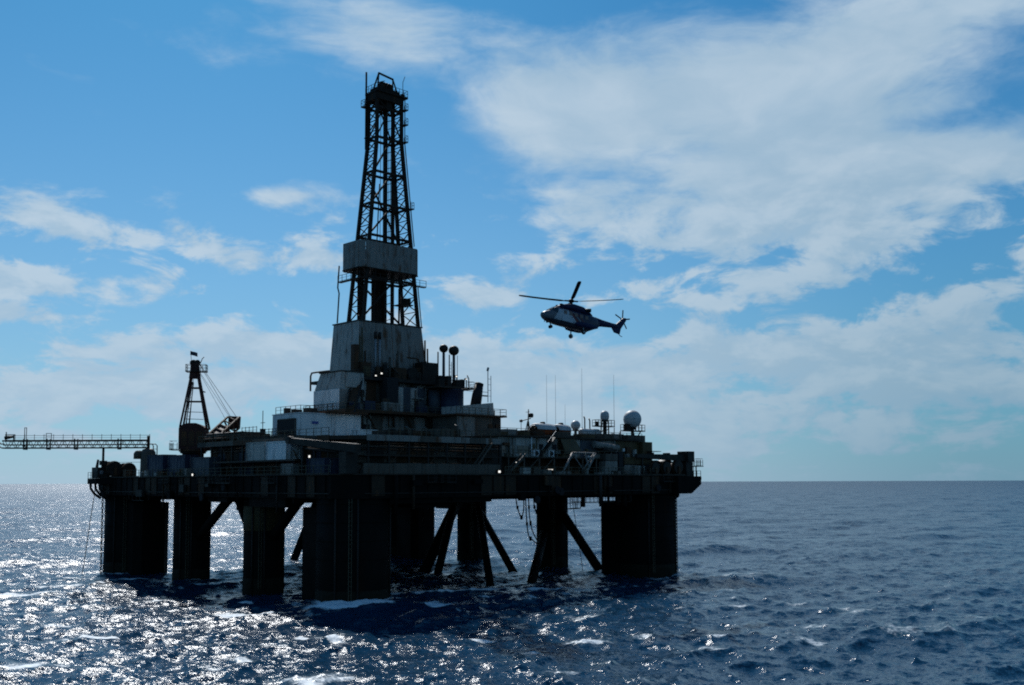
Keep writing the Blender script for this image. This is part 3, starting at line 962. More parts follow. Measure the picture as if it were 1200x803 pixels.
    # side ladder with landings on the right-hand leg
    for z0, z1 in ((44.4, 52), (59.5, 66.4), (66.4, 72.4), (72.4, 78.9), (78.9, 87)):
        a, b = P(1, -1, z0) + Vector((.55, -.3, 0)), P(1, -1, z1) + Vector((.55, -.3, 0))
        ladder(T, a, b, .6, (0.6, 1, 0))
    for z in (66.4, 78.9, 82.2, 85.0):
        p = P(1, -1, z)
        T.part('landing', MB().box(p.x + .1, p.x + 1.0, p.y - .8, p.y + .5, z, z + .1), 'derrick_steel')
        railing(T, [(p.x + .2, p.y - .75, z + .1), (p.x + .95, p.y - .75, z + .1), (p.x + .95, p.y + .45, z + .1)], 'derrick_steel', .8, 1.2)
    for z in (84.8,):
        p = P(-1, 1, z)
        T.part('landing', MB().box(p.x - 1.2, p.x, p.y - .4, p.y + .8, z, z + .12), 'derrick_steel')
        railing(T, [(p.x - 1.15, p.y - .4, z + .12), (p.x - 1.15, p.y + .75, z + .12), (p.x, p.y + .75, z + .12)], 'derrick_steel', .8, 1.2)
    # crown: water table, sheaves, gallows frame
    zc = zt
    cr = T.part('crown_platform', MB().box(cx - 3.2, cx + 3.7, cy - 2.1, cy + 1.9, zc, zc + .3), 'derrick_steel')
    T.part('crown_girder', MB().box(cx - 3.0, cx + 2.9, cy - 1.8, cy - 1.4, zc - 1.3, zc - .003), 'derrick_steel', cr)
    T.part('crown_girder', MB().box(cx - 3.0, cx + 2.9, cy + 1.4, cy + 1.8, zc - 1.3, zc - .003), 'derrick_steel', cr)
    T.part('crown_girder', MB().box(cx - 3.1, cx - 2.7, cy - 1.36, cy + 1.36, zc - 1.3, zc - .003), 'derrick_steel', cr)
    T.part('crown_girder', MB().box(cx - .6, cx + .6, cy - 1.36, cy + 1.36, zc - 2.3, zc - .003), 'derrick_steel', cr)
    T.part('crown_housing', MB().box(cx - 2.5, cx + 2.4, cy - 1.3, cy + 1.3, zc + .3, zc + 1.2), 'derrick_steel', cr)
    for k in range(4):
        T.part('sheave', MB().lathe((cx - .9 + .6 * k, cy, zc + 1.75), [(1.0, -.15), (.85, -.05), (.85, .05), (1.0, .15)], 18, 'x'), 'derrick_steel', cr)
    T.part('crown_lattice', MB().bar((cx - 2.8, cy - 1.5, zc - 1.2), (cx - .4, cy - 1.5, zc - 3.0), .2).bar((cx + 2.8, cy - 1.5, zc - 1.2), (cx + .4, cy - 1.5, zc - 3.0), .2), 'derrick_steel', cr)
    railing(T, [(cx - 3.15, cy + 1.85, zc + .3), (cx - 3.15, cy - 2.05, zc + .3), (cx + 3.65, cy - 2.05, zc + .3), (cx + 3.65, cy + 1.85, zc + .3)], 'derrick_steel', 1.0, 1.2)
    gw = [(-2.0, 0.3), (-1.5, 4.1), (1.7, 3.9), (2.6, .3)]
    g = T.part('gallows_beam', MB().bar((cx - 1.6, cy, zc + 4.25), (cx + 1.8, cy, zc + 3.85), .28), 'derrick_steel')
    for sy in (-.9, .9):
        T.part('gallows_post', MB().bar((cx - 2.4, cy + sy, zc + .3), (cx - 1.5, cy, zc + 4.2), .24), 'derrick_steel', g)
        T.part('gallows_post', MB().bar((cx + 2.4, cy + sy, zc + .3), (cx + 1.7, cy, zc + 3.9), .24), 'derrick_steel', g)
    T.part('gallows_tie', MB().bar((cx - 2.0, cy - .5, zc + 2.2), (cx - .3, cy - .2, zc + 3.0), .14), 'derrick_steel', g)
    mast = T.part('lightning_mast', MB().tube((27.85, 37.2, 77), (27.85, 37.2, 91.6), .2, .17, 6), 'derrick_steel')
    T.part('mast_clamp', MB().box(27.6, 28.4, 36.8, 37.4, 79, 79.2).box(27.6, 28.4, 36.8, 37.4, 85.5, 85.7), 'derrick_steel', mast)
    T.part('whip_aerial', MB().path([(34.3, 34.6, zc + .3), (34.3, 34.6, zc + 3.4), (34.7, 34.5, zc + 4.6)], .06, 5), 'derrick_steel')
    T.part('aviation_lamp', MB().box(33.9, 34.5, 34.3, 34.8, zc + .3, zc + 1.1), 'derrick_steel')
    # floodlight boxes inside
    T.part('monkey_board_hut', MB().box(35.0, 36.4, 34.6, 35.8, 48.8, 49.9), 'derrick_steel')


build_derrick()


# ================================================================ drill floor below the derrick
def build_drill_floor():
    T = Thing('drill_floor', 'grimy grey drill floor house under the derrick with tapered wind walls', 'drill floor', (31, 36, UP))
    # tapered wind wall round the derrick foot, plate by plate
    b = [(23.2, 32.2), (38.5, 32.2), (38.5, 41.4), (23.2, 41.4)]
    t = [(23.7, 32.8), (37.4, 32.8), (37.4, 40.8), (23.7, 40.8)]
    zb, zt = 34.4, 44.35
    ns = [4, 3, 4, 3]
    for s in range(4):
        for i in range(ns[s]):
            f0, f1 = i / ns[s] + .004, (i + 1) / ns[s] - .004
            def L(pl, f):
                a, c = Vector((*pl[s], 0)), Vector((*pl[(s + 1) % 4], 0))
                return a.lerp(c, f)
            d = (Vector((*b[(s + 1) % 4], 0)) - Vector((*b[s], 0))).normalized()
            n = Vector((d.y, -d.x, 0)) * (.10 + random.uniform(-.03, .03))
            q = [L(b, f0), L(b, f1), L(t, f1), L(t, f0)]
            z1 = zt - (0.0 if s else random.uniform(0, .05))
            bot = [q[0] + n, q[1] + n, q[1] - n * .2, q[0] - n * .2]
            top = [q[3] + n, q[2] + n, q[2] - n * .2, q[3] - n * .2]
            mb = MB().hexa([(p.x, p.y, zb) for p in bot], [(p.x, p.y, z1) for p in top])
            T.part('wind_panel', mb, 'grey_paint' if s == 0 else 'pale_paint' if s == 3 else 'mid_grey')
    T.part('wall_capping', MB().box(23.5, 37.6, 32.55, 32.95, zt + .01, zt + .2).box(23.45, 23.85, 33.0, 41.0, zt + .01, zt + .2), 'dark_steel')
    # upper house and drill floor slab
    T.part('house_core', MB().box(20.3, 40.3, 29.3, 38.0, 28.05, 33.4), 'mid_grey')
    panel_wall(T, (20.3, 29.3), (40.3, 29.3), 28.1, 33.3, 9, ['pale_paint', 'grey_paint', 'mid_grey', 'rust_steel', 'dark_steel'], .12)
    panel_wall(T, (20.3, 38.0), (20.3, 29.3), 28.1, 33.3, 4, ['pale_paint', 'grey_paint', 'mid_grey'], .12)
    T.part('floor_slab', MB().box(20.0, 41.6, 27.8, 42.3, 33.45, 34.0), 'dark_steel')
    railing(T, [(20.1, 33.0, 34.0), (20.1, 27.9, 34.0), (41.5, 27.9, 34.0)], 'dark_steel', 1.5)
    # lower house
    T.part('house_core', MB().box(17.0, 42.2, 26.2, 38.0, UP + .01, 27.4), 'mid_grey')
    panel_wall(T, (17.0, 26.2), (42.2, 26.2), UP + .05, 27.3, 11, ['pale_paint', 'grey_paint', 'mid_grey', 'dark_steel'], .12)
    panel_wall(T, (17.0, 38.0), (17.0, 26.2), UP + .05, 27.3, 5, ['mid_grey', 'grey_paint', 'dark_steel'], .12)
    T.part('platform', MB().box(14.8, 44.0, 23.8, 37.0, 27.5, 27.95), 'rust_steel')
    railing(T, [(14.9, 36.5, 27.95), (14.9, 23.9, 27.95), (43.9, 23.9, 27.95)], step=1.7)
    # dark openings and doors in the lower house
    for x0, x1, z0, z1 in ((19.2, 21.0, UP + .1, 25.6), (25.0, 26.6, 22.5, 24.8), (33.0, 34.4, 22.5, 24.8)):
        d = T.part('door', MB().box(x0, x1, 25.92, 26.02, z0, z1), 'void')
        T.part('door_frame', MB().box(x0 - .12, x0 - .005, 25.88, 26.05, z0, z1).box(x1 + .005, x1 + .12, 25.88, 26.05, z0, z1).box(x0 - .12, x1 + .12, 25.88, 26.05, z1 + .005, z1 + .14), 'dark_steel', d)
    d = T.part('door', MB().box(31.4, 32.4, 29.02, 29.12, 28.1, 30.4), 'void')
    T.part('door_canopy', MB().box(30.6, 33.0, 28.3, 29.15, 30.7, 30.82), 'pale_paint', d)
    T.part('side_house', MB().box(27.6, 34.0, 27.4, 29.1, 28.0, 32.6), 'steel_blue')
    panel_wall(T, (27.6, 27.4), (34.0, 27.4), 28.05, 32.5, 4, ['pale_paint', 'steel_blue', 'grey_paint'], .08)
    d = T.part('door', MB().box(31.6, 32.6, 27.24, 27.30, 28.1, 30.3), 'void')
    T.part('door_canopy', MB().box(31.0, 33.2, 26.6, 27.38, 30.6, 30.72), 'pale_paint', d)
    # twin pale standpipes up the front of the wind wall
    for x in (26.0, 26.9):
        T.part('mud_standpipe', MB().tube((x, 31.2, 34.0), (x, 31.2, 41.2), .2, n=8), 'galvanised')
        T.part('standpipe_head', MB().tube((x, 31.2, 41.2), (x, 31.2, 42.4), .3, n=8), 'dark_steel')
    T.part('catwalk_tower', MB().box(25.2, 27.6, 26.6, 28.6, 28.0, 34.0), 'void')
    # pipes, ducts, cabinets, braces clinging to the face of the houses
    rnd = random.Random(5)
    for i in range(16):
        x = rnd.uniform(18, 41)
        z0 = rnd.uniform(22.4, 31)
        y = 25.7 if z0 < 27 else 28.9
        T.part('vertical_pipe', MB().tube((x, y, z0), (x, y, min(z0 + rnd.uniform(2.5, 7), 27.3 if z0 < 27 else 33.3)), rnd.uniform(.08, .22), n=6), rnd.choice(['rust_steel', 'mid_grey', 'dark_steel', 'pale_paint']))
    for i in range(12):
        x = rnd.uniform(15.5, 41)
        w, h = rnd.uniform(.8, 2.2), rnd.uniform(.9, 2.0)
        up = i % 2
        y = rnd.uniform(24.3, 25.2) if up else rnd.uniform(28.0, 28.8) - 3.6
        z0 = 27.96 if up else 27.96
        T.part('equipment_cabinet', MB().box(x, x + w, y, y + .8, z0, z0 + h), rnd.choice(['mid_grey', 'dark_steel', 'grey_paint', 'blue_paint']))
    for i in range(9):
        y = rnd.uniform(29, 37)
        T.part('vertical_pipe', MB().tube((20.0, y, 28), (20.0, y, 33.4), rnd.uniform(.1, .25), n=6), rnd.choice(['rust_steel', 'dark_steel', 'mid_grey']))
    for x0, x1 in ((20, 24), (28, 32), (35.5, 39.5)):
        T.part('knee_brace', MB().bar((x0, 25.0, 27.4), (x1 - 1.5, 26.0, 24.8), .2), 'rust_steel')
        T.part('knee_brace', MB().bar((x0 + 1.0, 28.2, 33.4), (x0 + 1.0, 29.2, 31.2), .22), 'rust_steel')
    T.part('duct', MB().box(21.3, 22.3, 30.9, 31.9, 34.0, 39.8), 'rust_steel')
    T.part('duct', MB().box(22.5, 24.5, 30.4, 31.8, 34.0, 36.8), 'rust_steel')
    T.part('winch_house', MB().box(35.0, 38.4, 29.2, 31.6, 34.0, 37.6), 'dark_steel')
    T.part('winch_house', MB().box(29.0, 31.5, 29.4, 31.6, 34.0, 36.2), 'rust_steel')
    T.part('hose_reel', MB().lathe((33.3, 30.2, 35.3), [(1.2, -.5), (1.2, -.4), (.7, -.38), (.7, .38), (1.2, .4), (1.2, .5)], 18, 'y'), 'dark_steel')
    for i in range(30):
        x = rnd.uniform(22.5, 39.0)
        y = rnd.uniform(29.0, 31.4)
        h = rnd.uniform(.8, 4.2)
        m = rnd.choice(['rust_steel', 'rust_steel', 'dark_steel', 'mid_grey', 'ochre_paint'])
        k = rnd.random()
        if k < .35:
            T.part('vertical_pipe', MB().tube((x, y, 34.0), (x, y, 34.0 + h * 1.5), rnd.uniform(.1, .24), n=6), m)
        elif k < .6:
            w = rnd.uniform(.6, 1.8)
            T.part('equipment_cabinet', MB().box(x, x + w, y, y + .7, 34.0, 34.0 + h * .7), m)
        elif k < .8:
            T.part('pipe_run', MB().path([(x, y, 34.2 + h), (x + rnd.uniform(1.5, 4), y, 34.2 + h), (x + 4, y, 34.2 + h * .3)], rnd.uniform(.08, .18), 6), m)
        else:
            T.part('air_receiver', MB().lathe((x, y, 34.0), [(.35, 0), (.45, .1), (.45, h * .7), (.3, h * .7 + .2)], 12), m)
    for x, z1 in ((23.1, 41.5), (23.6, 43.0), (24.3, 39.0), (38.2, 40.5), (37.6, 42.0)):
        T.part('vertical_pipe', MB().tube((x, 31.6, 28.2), (x, 31.9, z1), .16, n=6), 'ochre_paint' if x < 24 else 'rust_steel')
    for i in range(26):
        x = rnd.uniform(16.0, 42.0)
        z0 = rnd.choice([22.4, 22.4, 27.96])
        y = rnd.uniform(23.0, 25.4) if z0 < 23 else rnd.uniform(25.0, 27.0)
        h = rnd.uniform(.6, 2.6)
        m = rnd.choice(['rust_steel', 'dark_steel', 'mid_grey', 'ochre_paint', 'deck_steel'])
        if rnd.random() < .5:
            T.part('equipment_cabinet', MB().box(x, x + rnd.uniform(.5, 1.6), y, y + .7, z0, z0 + h), m)
        else:
            T.part('vertical_pipe', MB().tube((x, y, z0), (x, y, z0 + h * 1.7), rnd.uniform(.07, .2), n=6), m)
    T.part('hose', MB().path([(34.6, 25.0, 27.9), (35.2, 24.6, 25.6), (34.7, 24.2, 23.6), (35.4, 24.0, 22.4)], .1, 6), 'rubber')
    # slanting pipe ramp down to the pipe deck on the left
    mb = MB().bar((12.0, 20.0, 22.6), (20.5, 28.5, 33.5), 1.6, .25)
    rp = T.part('pipe_ramp', mb, 'rust_steel')
    for s in (-.8, .8):
        T.part('ramp_rail', MB().bar((12.0 - s * .7, 20.0 + s * .7, 22.9), (20.5 - s * .7, 28.5 + s * .7, 33.8), .18, .5), 'dark_steel', rp)
    ladder(T, (40.9, 28.6, 28), (40.9, 28.6, 38), .6, (1, 0, 0))
    T.part('right_cheek', MB().hexa([(38.9, 33.0, 34.4), (41.0, 33.6, 34.4), (41.0, 40.0, 34.4), (38.9, 41.5, 34.4)], [(38.6, 33.2, 38.6), (39.4, 33.8, 38.6), (39.4, 40.0, 38.6), (38.6, 41.3, 38.6)]), 'mid_grey')


build_drill_floor()


# ================================================================ modules on the upper deck
def module(name, label, cat, x0, x1, y0, y1, z0, z1, mats_front, mats_left, nf, nl, core='mid_grey', roof='grey_paint', group=None):
    T = Thing(name, label, cat, ((x0 + x1) / 2, (y0 + y1) / 2, z0), group)
    T.part('core', MB().box(x0, x1, y0, y1, z0 + .01, z1 - .05), core)
    panel_wall(T, (x0, y0), (x1, y0), z0 + .05, z1 - .1, nf, mats_front, .1)
    panel_wall(T, (x0, y1), (x0, y0), z0 + .05, z1 - .1, nl, mats_left, .1)
    panel_wall(T, (x1, y0), (x1, y1), z0 + .05, z1 - .1, nl, mats_left, .1)
    T.part('roof', MB().box(x0 - .15, x1 + .15, y0 - .15, y1 + .15, z1 - .04, z1 + .1), roof)
    return T


T = module('machinery_house', 'white box module with a dark doorway on the upper deck', 'module', 3.0, 13.8, 18.2, 26.2, UP, 26.5, 'white_paint', 'white_paint', 4, 3, 'white_paint', 'white_paint')
d = T.part('doorway', MB().box(2.78, 2.88, 19.5, 24.4, UP + .15, 25.6), 'void')
T.part('door_frame', MB().box(2.72, 2.95, 19.3, 19.49, UP + .1, 25.75).box(2.72, 2.95, 24.41, 24.6, UP + .1, 25.75).box(2.72, 2.95, 19.5, 24.4, 25.61, 25.78), 'mid_grey', d)
T.part('door_shelf', MB().box(2.55, 2.77, 19.5, 24.4, 23.6, 23.75), 'deck_steel', d)
T.part('sign_plate', MB().box(4.9, 6.0, 18.02, 18.09, 24.9, 25.3), 'sign_blue', label='small blue sign plate')
railing(T, [(3.2, 25.8, 26.6), (3.2, 18.6, 26.6), (6.4, 18.6, 26.6)], 'dark_steel', 1.4)
for x, y, w, h in ((4.2, 22.0, 1.4, .7), (5.4, 20.2, 1.8, .9), (4.0, 24.2, .9, 1.0)):
    T.part('roof_vent', MB().box(x, x + w, y, y + w * .7, 26.61, 26.6 + h), 'dark_steel')
T.part('platform_edge', MB().box(7.2, 14.6, 17.2, 22.0, 26.62, 26.95), 'rust_steel')

T = Thing('pipe_handling_house', 'two-tier white house standing against the left foot of the derrick', 'module', (18, 31, 27.95))
T.part('lower_wall', MB().box(15.95, 19.9, 27.3, 35.0, 27.96, 31.6), 'white_paint')
panel_wall(T, (15.95, 35.0), (15.95, 27.3), 28.0, 31.55, 3, 'white_paint', .08)
panel_wall(T, (15.95, 27.3), (19.9, 27.3), 28.0, 31.55, 2, ['grey_paint', 'pale_paint'], .08)
T.part('upper_wall', MB().hexa([(16.0, 27.4, 31.65), (21.0, 27.4, 31.65), (21.0, 34.9, 31.65), (16.0, 34.9, 31.65)], [(16.5, 27.6, 34.5), (21.0, 27.6, 34.5), (21.0, 33.9, 34.5), (16.5, 33.9, 34.5)]), 'pale_paint')
T.part('window', MB().box(17.2, 20.4, 27.15, 27.38, 31.9, 34.1), 'pale_paint')
T.part('added_dark_ledge', MB().box(16.3, 21.2, 27.4, 34.1, 34.52, 34.68), 'dark_steel')  # added ledge: draws a dark, shadowy gap line between house and wind wall
T.part('handrail_loop', MB().path([(15.5, 35.4, 31.6), (15.5, 35.4, 34.2), (15.6, 35.2, 34.7), (16.0, 34.6, 34.8), (16.4, 31.0, 34.8)], .16, 8), 'mid_grey')
railing(T, [(15.3, 36.5, 27.96), (15.3, 27.0, 27.96)], 'dark_steel', 1.4)

T = Thing('funnel_house', 'beige engine house with a slanting black funnel and railed landing', 'engine house', (36, 19, UP))
T.part('lower_wall', MB().box(32.0, 42.0, 16.2, 22.6, UP, 27.2), 'mid_grey')
panel_wall(T, (32.0, 16.2), (42.0, 16.2), UP + .05, 27.1, 5, ['grey_paint', 'mid_grey', 'dark_steel', 'pale_paint'], .1)
for x in (39.0, 40.7):
    T.part('doorway', MB().box(x, x + 1.0, 15.95, 16.04, UP + .2, 26.0), 'rust_steel')
T.part('platform', MB().box(31.2, 42.8, 15.4, 23.2, 27.22, 27.5), 'rust_steel')
railing(T, [(31.3, 15.5, 27.5), (42.7, 15.5, 27.5), (42.7, 20.0, 27.5)], step=1.4)
T.part('upper_wall', MB().hexa([(33.6, 16.8, 27.52), (41.0, 16.8, 27.52), (41.0, 22.4, 27.52), (33.6, 22.4, 27.52)], [(33.8, 16.9, 29.0), (40.9, 16.9, 29.8), (40.9, 22.4, 29.8), (33.8, 22.4, 29.0)]), 'pale_paint')
f = T.part('funnel', MB().path([(38.3, 18.6, 29.3), (38.7, 18.6, 31.2), (39.15, 18.6, 33.0)], [.95, .9, .72], 14), 'blade')
T.part('funnel_rim', MB().tube((39.10, 18.6, 32.85), (39.20, 18.6, 33.2), .78, .76, 14), 'dark_steel', f)
T.part('funnel_ladder_arm', MB().box(39.6, 41.0, 18.4, 18.8, 31.0, 31.2), 'dark_steel', f)
T.part('ladder_mast', MB().bar((40.3, 17.6, 29.9), (40.3, 17.6, 35.4), .1).bar((41.0, 17.6, 29.9), (41.0, 17.6, 34.6), .08).bar((40.3, 17.6, 31), (41.0, 17.6, 31), .06).bar((40.3, 17.6, 32), (41.0, 17.6, 32), .06).bar((40.3, 17.6, 33), (41.0, 17.6, 33), .06).bar((40.3, 17.6, 34), (41.0, 17.6, 34), .06).bar((40.2, 17.6, 35.4), (40.4, 17.6, 36.0), .28), 'galvanised')
T.part('stay_wire', MB().tube((39.0, 18.6, 32.9), (36.0, 22.0, 31.9), .04, n=5), 'dark_steel')

# exhaust drum with two ball-headed pipes
T = Thing('vent_stack', 'dark round tank carrying two tall pipes with ball heads', 'vent stack', (38.4, 25.2, 27.95))
T.part('drum', MB().lathe((38.4, 25.3, 0), [(2.25, 27.96), (2.25, 28.2), (2.2, 28.22), (2.2, 32.2), (2.3, 32.25), (2.3, 32.5)], 28), 'blue_paint')
T.part('side_drum', MB().lathe((35.6, 26.6, 0), [(1.1, 27.96), (1.1, 32.4)], 18), 'steel_blue')
T.part('platform', MB().box(33.6, 42.0, 23.0, 27.3, 32.55, 32.85), 'deck_steel')
railing(T, [(33.7, 23.1, 32.85), (41.9, 23.1, 32.85), (41.9, 27.2, 32.85)], 'dark_steel', 1.2)
for x, y, r, zt in ((37.2, 26.0, .80, 39.9), (38.9, 25.2, .95, 39.6)):
    p = T.part('vent_pipe', MB().tube((x, y, 32.85), (x, y, zt), .28, .24, 10), 'steel_blue')
    T.part('ball_head', MB().ball((x, y, zt), r, 20, 12, .95), 'dark_steel', p)
for x in (36.5, 37.95, 39.9, 38.1):
    T.part('guy_rod', MB().tube((x, 25.4, 32.85), (x, 25.4, 38.8), .055, n=5), 'steel_blue')
for x, y, w, h in ((34.6, 24.0, 1.2, 1.3), (36.2, 23.6, .8, 1.9), (38.0, 23.4, 1.4, 1.3), (39.6, 23.8, .7, 1.5), (35.4, 24.8, .5, 2.0)):
    T.part('valve_skid', MB().box(x, x + w, y, y + 1.2, 32.86, 32.85 + h), 'dark_steel')
T.part('davit_post', MB().path([(41.4, 24.0, 32.85), (41.4, 24.0, 34.6), (41.0, 24.0, 35.2)], .1, 6), 'dark_steel')
T.part('gangway', MB().box(42.0, 48.0, 26.0, 26.2, 32.6, 32.66), 'dark_steel')
T.part('gangway_rope', MB().tube((42.0, 24.0, 33.6), (36.9, 19.0, 32.2), .04, n=5), 'dark_steel')


# ================================================================ accommodation block
def build_accommodation():
    T = Thing('accommodation_block', 'long grey living quarters with a row of dark windows on the front deck edge', 'building', (44, 8, MAIN + .16))
    T.part('core', MB().box(26.4, 60.0, 0.2, 22.0, 19.9, 23.0), 'mid_grey')
    xs = [26.5, 28.4, 30.4, 32.4, 34.8, 37.2, 39.8, 42.4, 45.0, 47.8, 50.6, 53.4, 56.4, 60.0]
    for i, (a, b) in enumerate(zip(xs[:-1], xs[1:])):
        m = ['grey_paint', 'grey_paint', 'pale_paint', 'pale_paint', 'pale_paint', 'grey_paint', 'ochre_paint', 'pale_paint', 'steel_blue', 'steel_blue', 'grey_paint', 'ochre_paint', 'ochre_paint'][i]
        T.part('wall_panel', MB().box(a + .03, b - .03, 0.08 + random.uniform(-.02, .02), .22, 19.95, 22.9), m)
    for x in (26.9, 28.8, 30.7, 32.0):
        w = T.part('window', MB().box(x, x + 1.15, -.02, .05, 20.5, 21.6), 'glass')
        T.part('window_frame', MB().box(x - .08, x - .002, -.05, .06, 20.42, 21.68).box(x + 1.152, x + 1.23, -.05, .06, 20.42, 21.68).box(x, x + 1.15, -.05, .06, 21.602, 21.68).box(x, x + 1.15, -.05, .06, 20.42, 20.498), 'grey_paint', w)
    for x in (33.6, 36.9):
        a = T.part('cooling_unit', MB().box(x, x + 1.25, -.65, .04, 19.95, 21.1), 'white_paint')
        T.part('fan', MB().lathe((x + .62, -.67, 20.5), [(.38, -.03), (.38, .015)], 14, 'y'), 'void', a)
    T.part('doorway', MB().box(38.4, 39.3, -.02, .05, 19.98, 22.0), 'void')
    T.part('doorway', MB().box(35.4, 36.3, -.02, .05, 19.98, 22.0), 'void')
    # stair up the face
    T.part('stairway', MB().bar((34.6, -.9, 20.0), (37.9, -.9, 23.1), .9, .16), 'dark_steel')
    T.part('stair_rail', MB().bar((34.6, -1.35, 21.0), (37.9, -1.35, 24.1), .06), 'galvanised')
    # lower storey, set back behind posts
    T.part('lower_core', MB().box(26.3, 60.2, 2.2, 22.0, MAIN + .17, 19.85), 'dark_steel')
    panel_wall(T, (26.4, 2.2), (60.0, 2.2), MAIN + .2, 19.8, 13, ['dark_steel', 'rust_steel', 'deck_steel', 'mid_grey'], .08)
    T.part('walkway', MB().box(26.2, 61.0, -2.0, 2.0, 19.70, 19.88), 'deck_steel')
    railing(T, [(26.3, -1.95, 19.88), (52.0, -1.95, 19.88)], step=1.6)
    for x in np.arange(27, 52, 3.3):
        T.part('pillar', MB().bar((x, -1.8, MAIN + .16), (x, -1.8, 19.7), .22), 'mid_grey')
    for x0, x1 in ((27.2, 30.2), (30.4, 33.4), (33.8, 36.6)):
        T.part('knee_brace', MB().bar((x0, -1.8, MAIN + .3), (x1, -1.8, 19.6), .14), 'mid_grey')
    # right-hand end: stacked stores; the void block paints the shade of a gap
    for x0, x1, z0, z1, m in ((48.2, 51.2, MAIN + .2, 19.4, 'grey_paint'), (53.0, 56.3, MAIN + .2, 18.8, 'grey_paint'), (56.5, 60.3, MAIN + .2, 18.7, 'pale_paint'), (53.0, 60.2, 18.95, 20.1, 'ochre_paint'), (48.3, 51.3, 19.5, 20.6, 'mid_grey'), (51.6, 52.7, MAIN + .2, 21.0, 'void')):
        T.part('store_or_gap', MB().box(x0, x1, -2.6, -2.05 + .9, z0, z1), m)
    # roof with its uneven edge
    T.part('roof', MB().box(26.0, 60.6, -.5, 22.4, 23.02, 23.22), 'deck_steel')
    rnd = random.Random(9)
    x = 26.3
    while x < 59:
        w = rnd.uniform(1.2, 3.2)
        y = rnd.uniform(0.3, 3.0)
        T.part('roof_locker', MB().box(x, min(x + w - .1, 60.2), y, y + rnd.uniform(1, 2.5), 23.23, 23.22 + rnd.uniform(.35, 1.15)), rnd.choice(['mid_grey', 'dark_steel', 'rust_steel', 'grey_paint', 'ochre_paint']))
        x += w
    for k in range(6):
        x = rnd.uniform(28, 58)
        T.part('roof_pipe', MB().tube((x, 1.2, 23.2), (x, 1.2, 23.2 + rnd.uniform(.8, 1.8)), .12, n=6), 'mid_grey')
    for i in range(34):
        x = rnd.uniform(26.5, 59.5)
        w, h = rnd.uniform(.3, 1.3), rnd.uniform(.3, 1.1)
        m = rnd.choice(['pale_paint', 'grey_paint', 'rust_steel', 'mid_grey', 'white_paint', 'ochre_paint'])
        lvl = rnd.choice([0, 0, 1, 1, 2])
        if lvl == 0:
            T.part('wall_box', MB().box(x, x + w, -.35, .04, 20.2 + rnd.uniform(0, 1.4), 20.3 + h + rnd.uniform(.2, 1.2)), m)
        elif lvl == 1:
            T.part('walkway_locker', MB().box(x, x + w, -1.6, -1.0, 19.885, 19.9 + h), m)
        else:
            T.part('wall_pipe', MB().tube((x, -.3, 19.9), (x, -.3, 23.0), rnd.uniform(.06, .16), n=6), m)
    railing(T, [(26.2, -.3, 23.22), (60.4, -.3, 23.22)], 'dark_steel', 2.0)
    T.part('pipe_duct', MB().tube((47.5, -.7, 22.2), (53.5, -.7, 21.7), .55, .55, 12), 'grey_paint')
    T.part('pipe_duct', MB().tube((49.2, -.8, 21.4), (51.8, -.8, 21.2), .5, .5, 12), 'dark_steel')
    T.part('awning', MB().add([(39.8, -.5, 22.8), (43.2, -.5, 22.9), (43.2, -1.9, 21.0), (39.6, -1.9, 20.4), (39.8, -.45, 22.9), (43.2, -.45, 23.0), (43.2, -1.85, 21.1), (39.6, -1.85, 20.5)],
           [(0, 1, 2, 3), (7, 6, 5, 4), (0, 3, 7, 4), (1, 5, 6, 2), (0, 4, 5, 1), (3, 2, 6, 7)]), 'ochre_paint')
    T.part('end_house', MB().box(57.6, 62.4, .6, 6.0, 22.9, 24.1), 'mid_grey')
    T.part('end_wall', MB().box(60.05, 62.6, -.8, 8.0, MAIN + .17, 22.9), 'ochre_paint')
    for z in (18.6, 19.9, 21.2):
        T.part('landing', MB().box(61.0, 63.6, -2.0, -.85, z, z + .1), 'dark_steel')


build_accommodation()

# pale tube frames in front of the living quarters
for i, (x0, lab) in enumerate(((36.6, 'pale slanting tube davit nearest the lit floodlight under the living quarters'), (42.0, 'pale slanting tube davit nearer the stacked stores under the living quarters'))):
    T = Thing('davit', lab, 'davit', (x0 + 1.5, -3.6, MAIN + .16), 'davits at the front rail')
    T.part('arm', MB().tube((x0, -3.8, MAIN + .16), (x0 + 2.9, -3.4, 20.6), .19), 'grey_paint')
    if i:
        T.part('arm', MB().tube((x0 + 1.0, -3.7, MAIN + .9), (x0 + .2, -3.6, 20.5), .13), 'grey_paint')
        T.part('stay', MB().tube((x0 - 2.1, -3.6, 19.8), (x0 + .2, -3.7, MAIN + .3), .09), 'grey_paint')
        T.part('arm', MB().tube((x0 - .4, -3.7, MAIN + .9), (x0 + 2.2, -3.6, 20.5), .12), 'grey_paint')
    T.part('head_beam', MB().tube((x0 + 2.9, -3.4, 20.6), (x0 - .2 + (5.4 if i == 0 else 0), -3.4, 20.62), .13), 'grey_paint')
    T.part('foot_plate', MB().box(x0 - .35, x0 + .35, -4.1, -3.5, MAIN + .162, MAIN + .3), 'dark_steel')

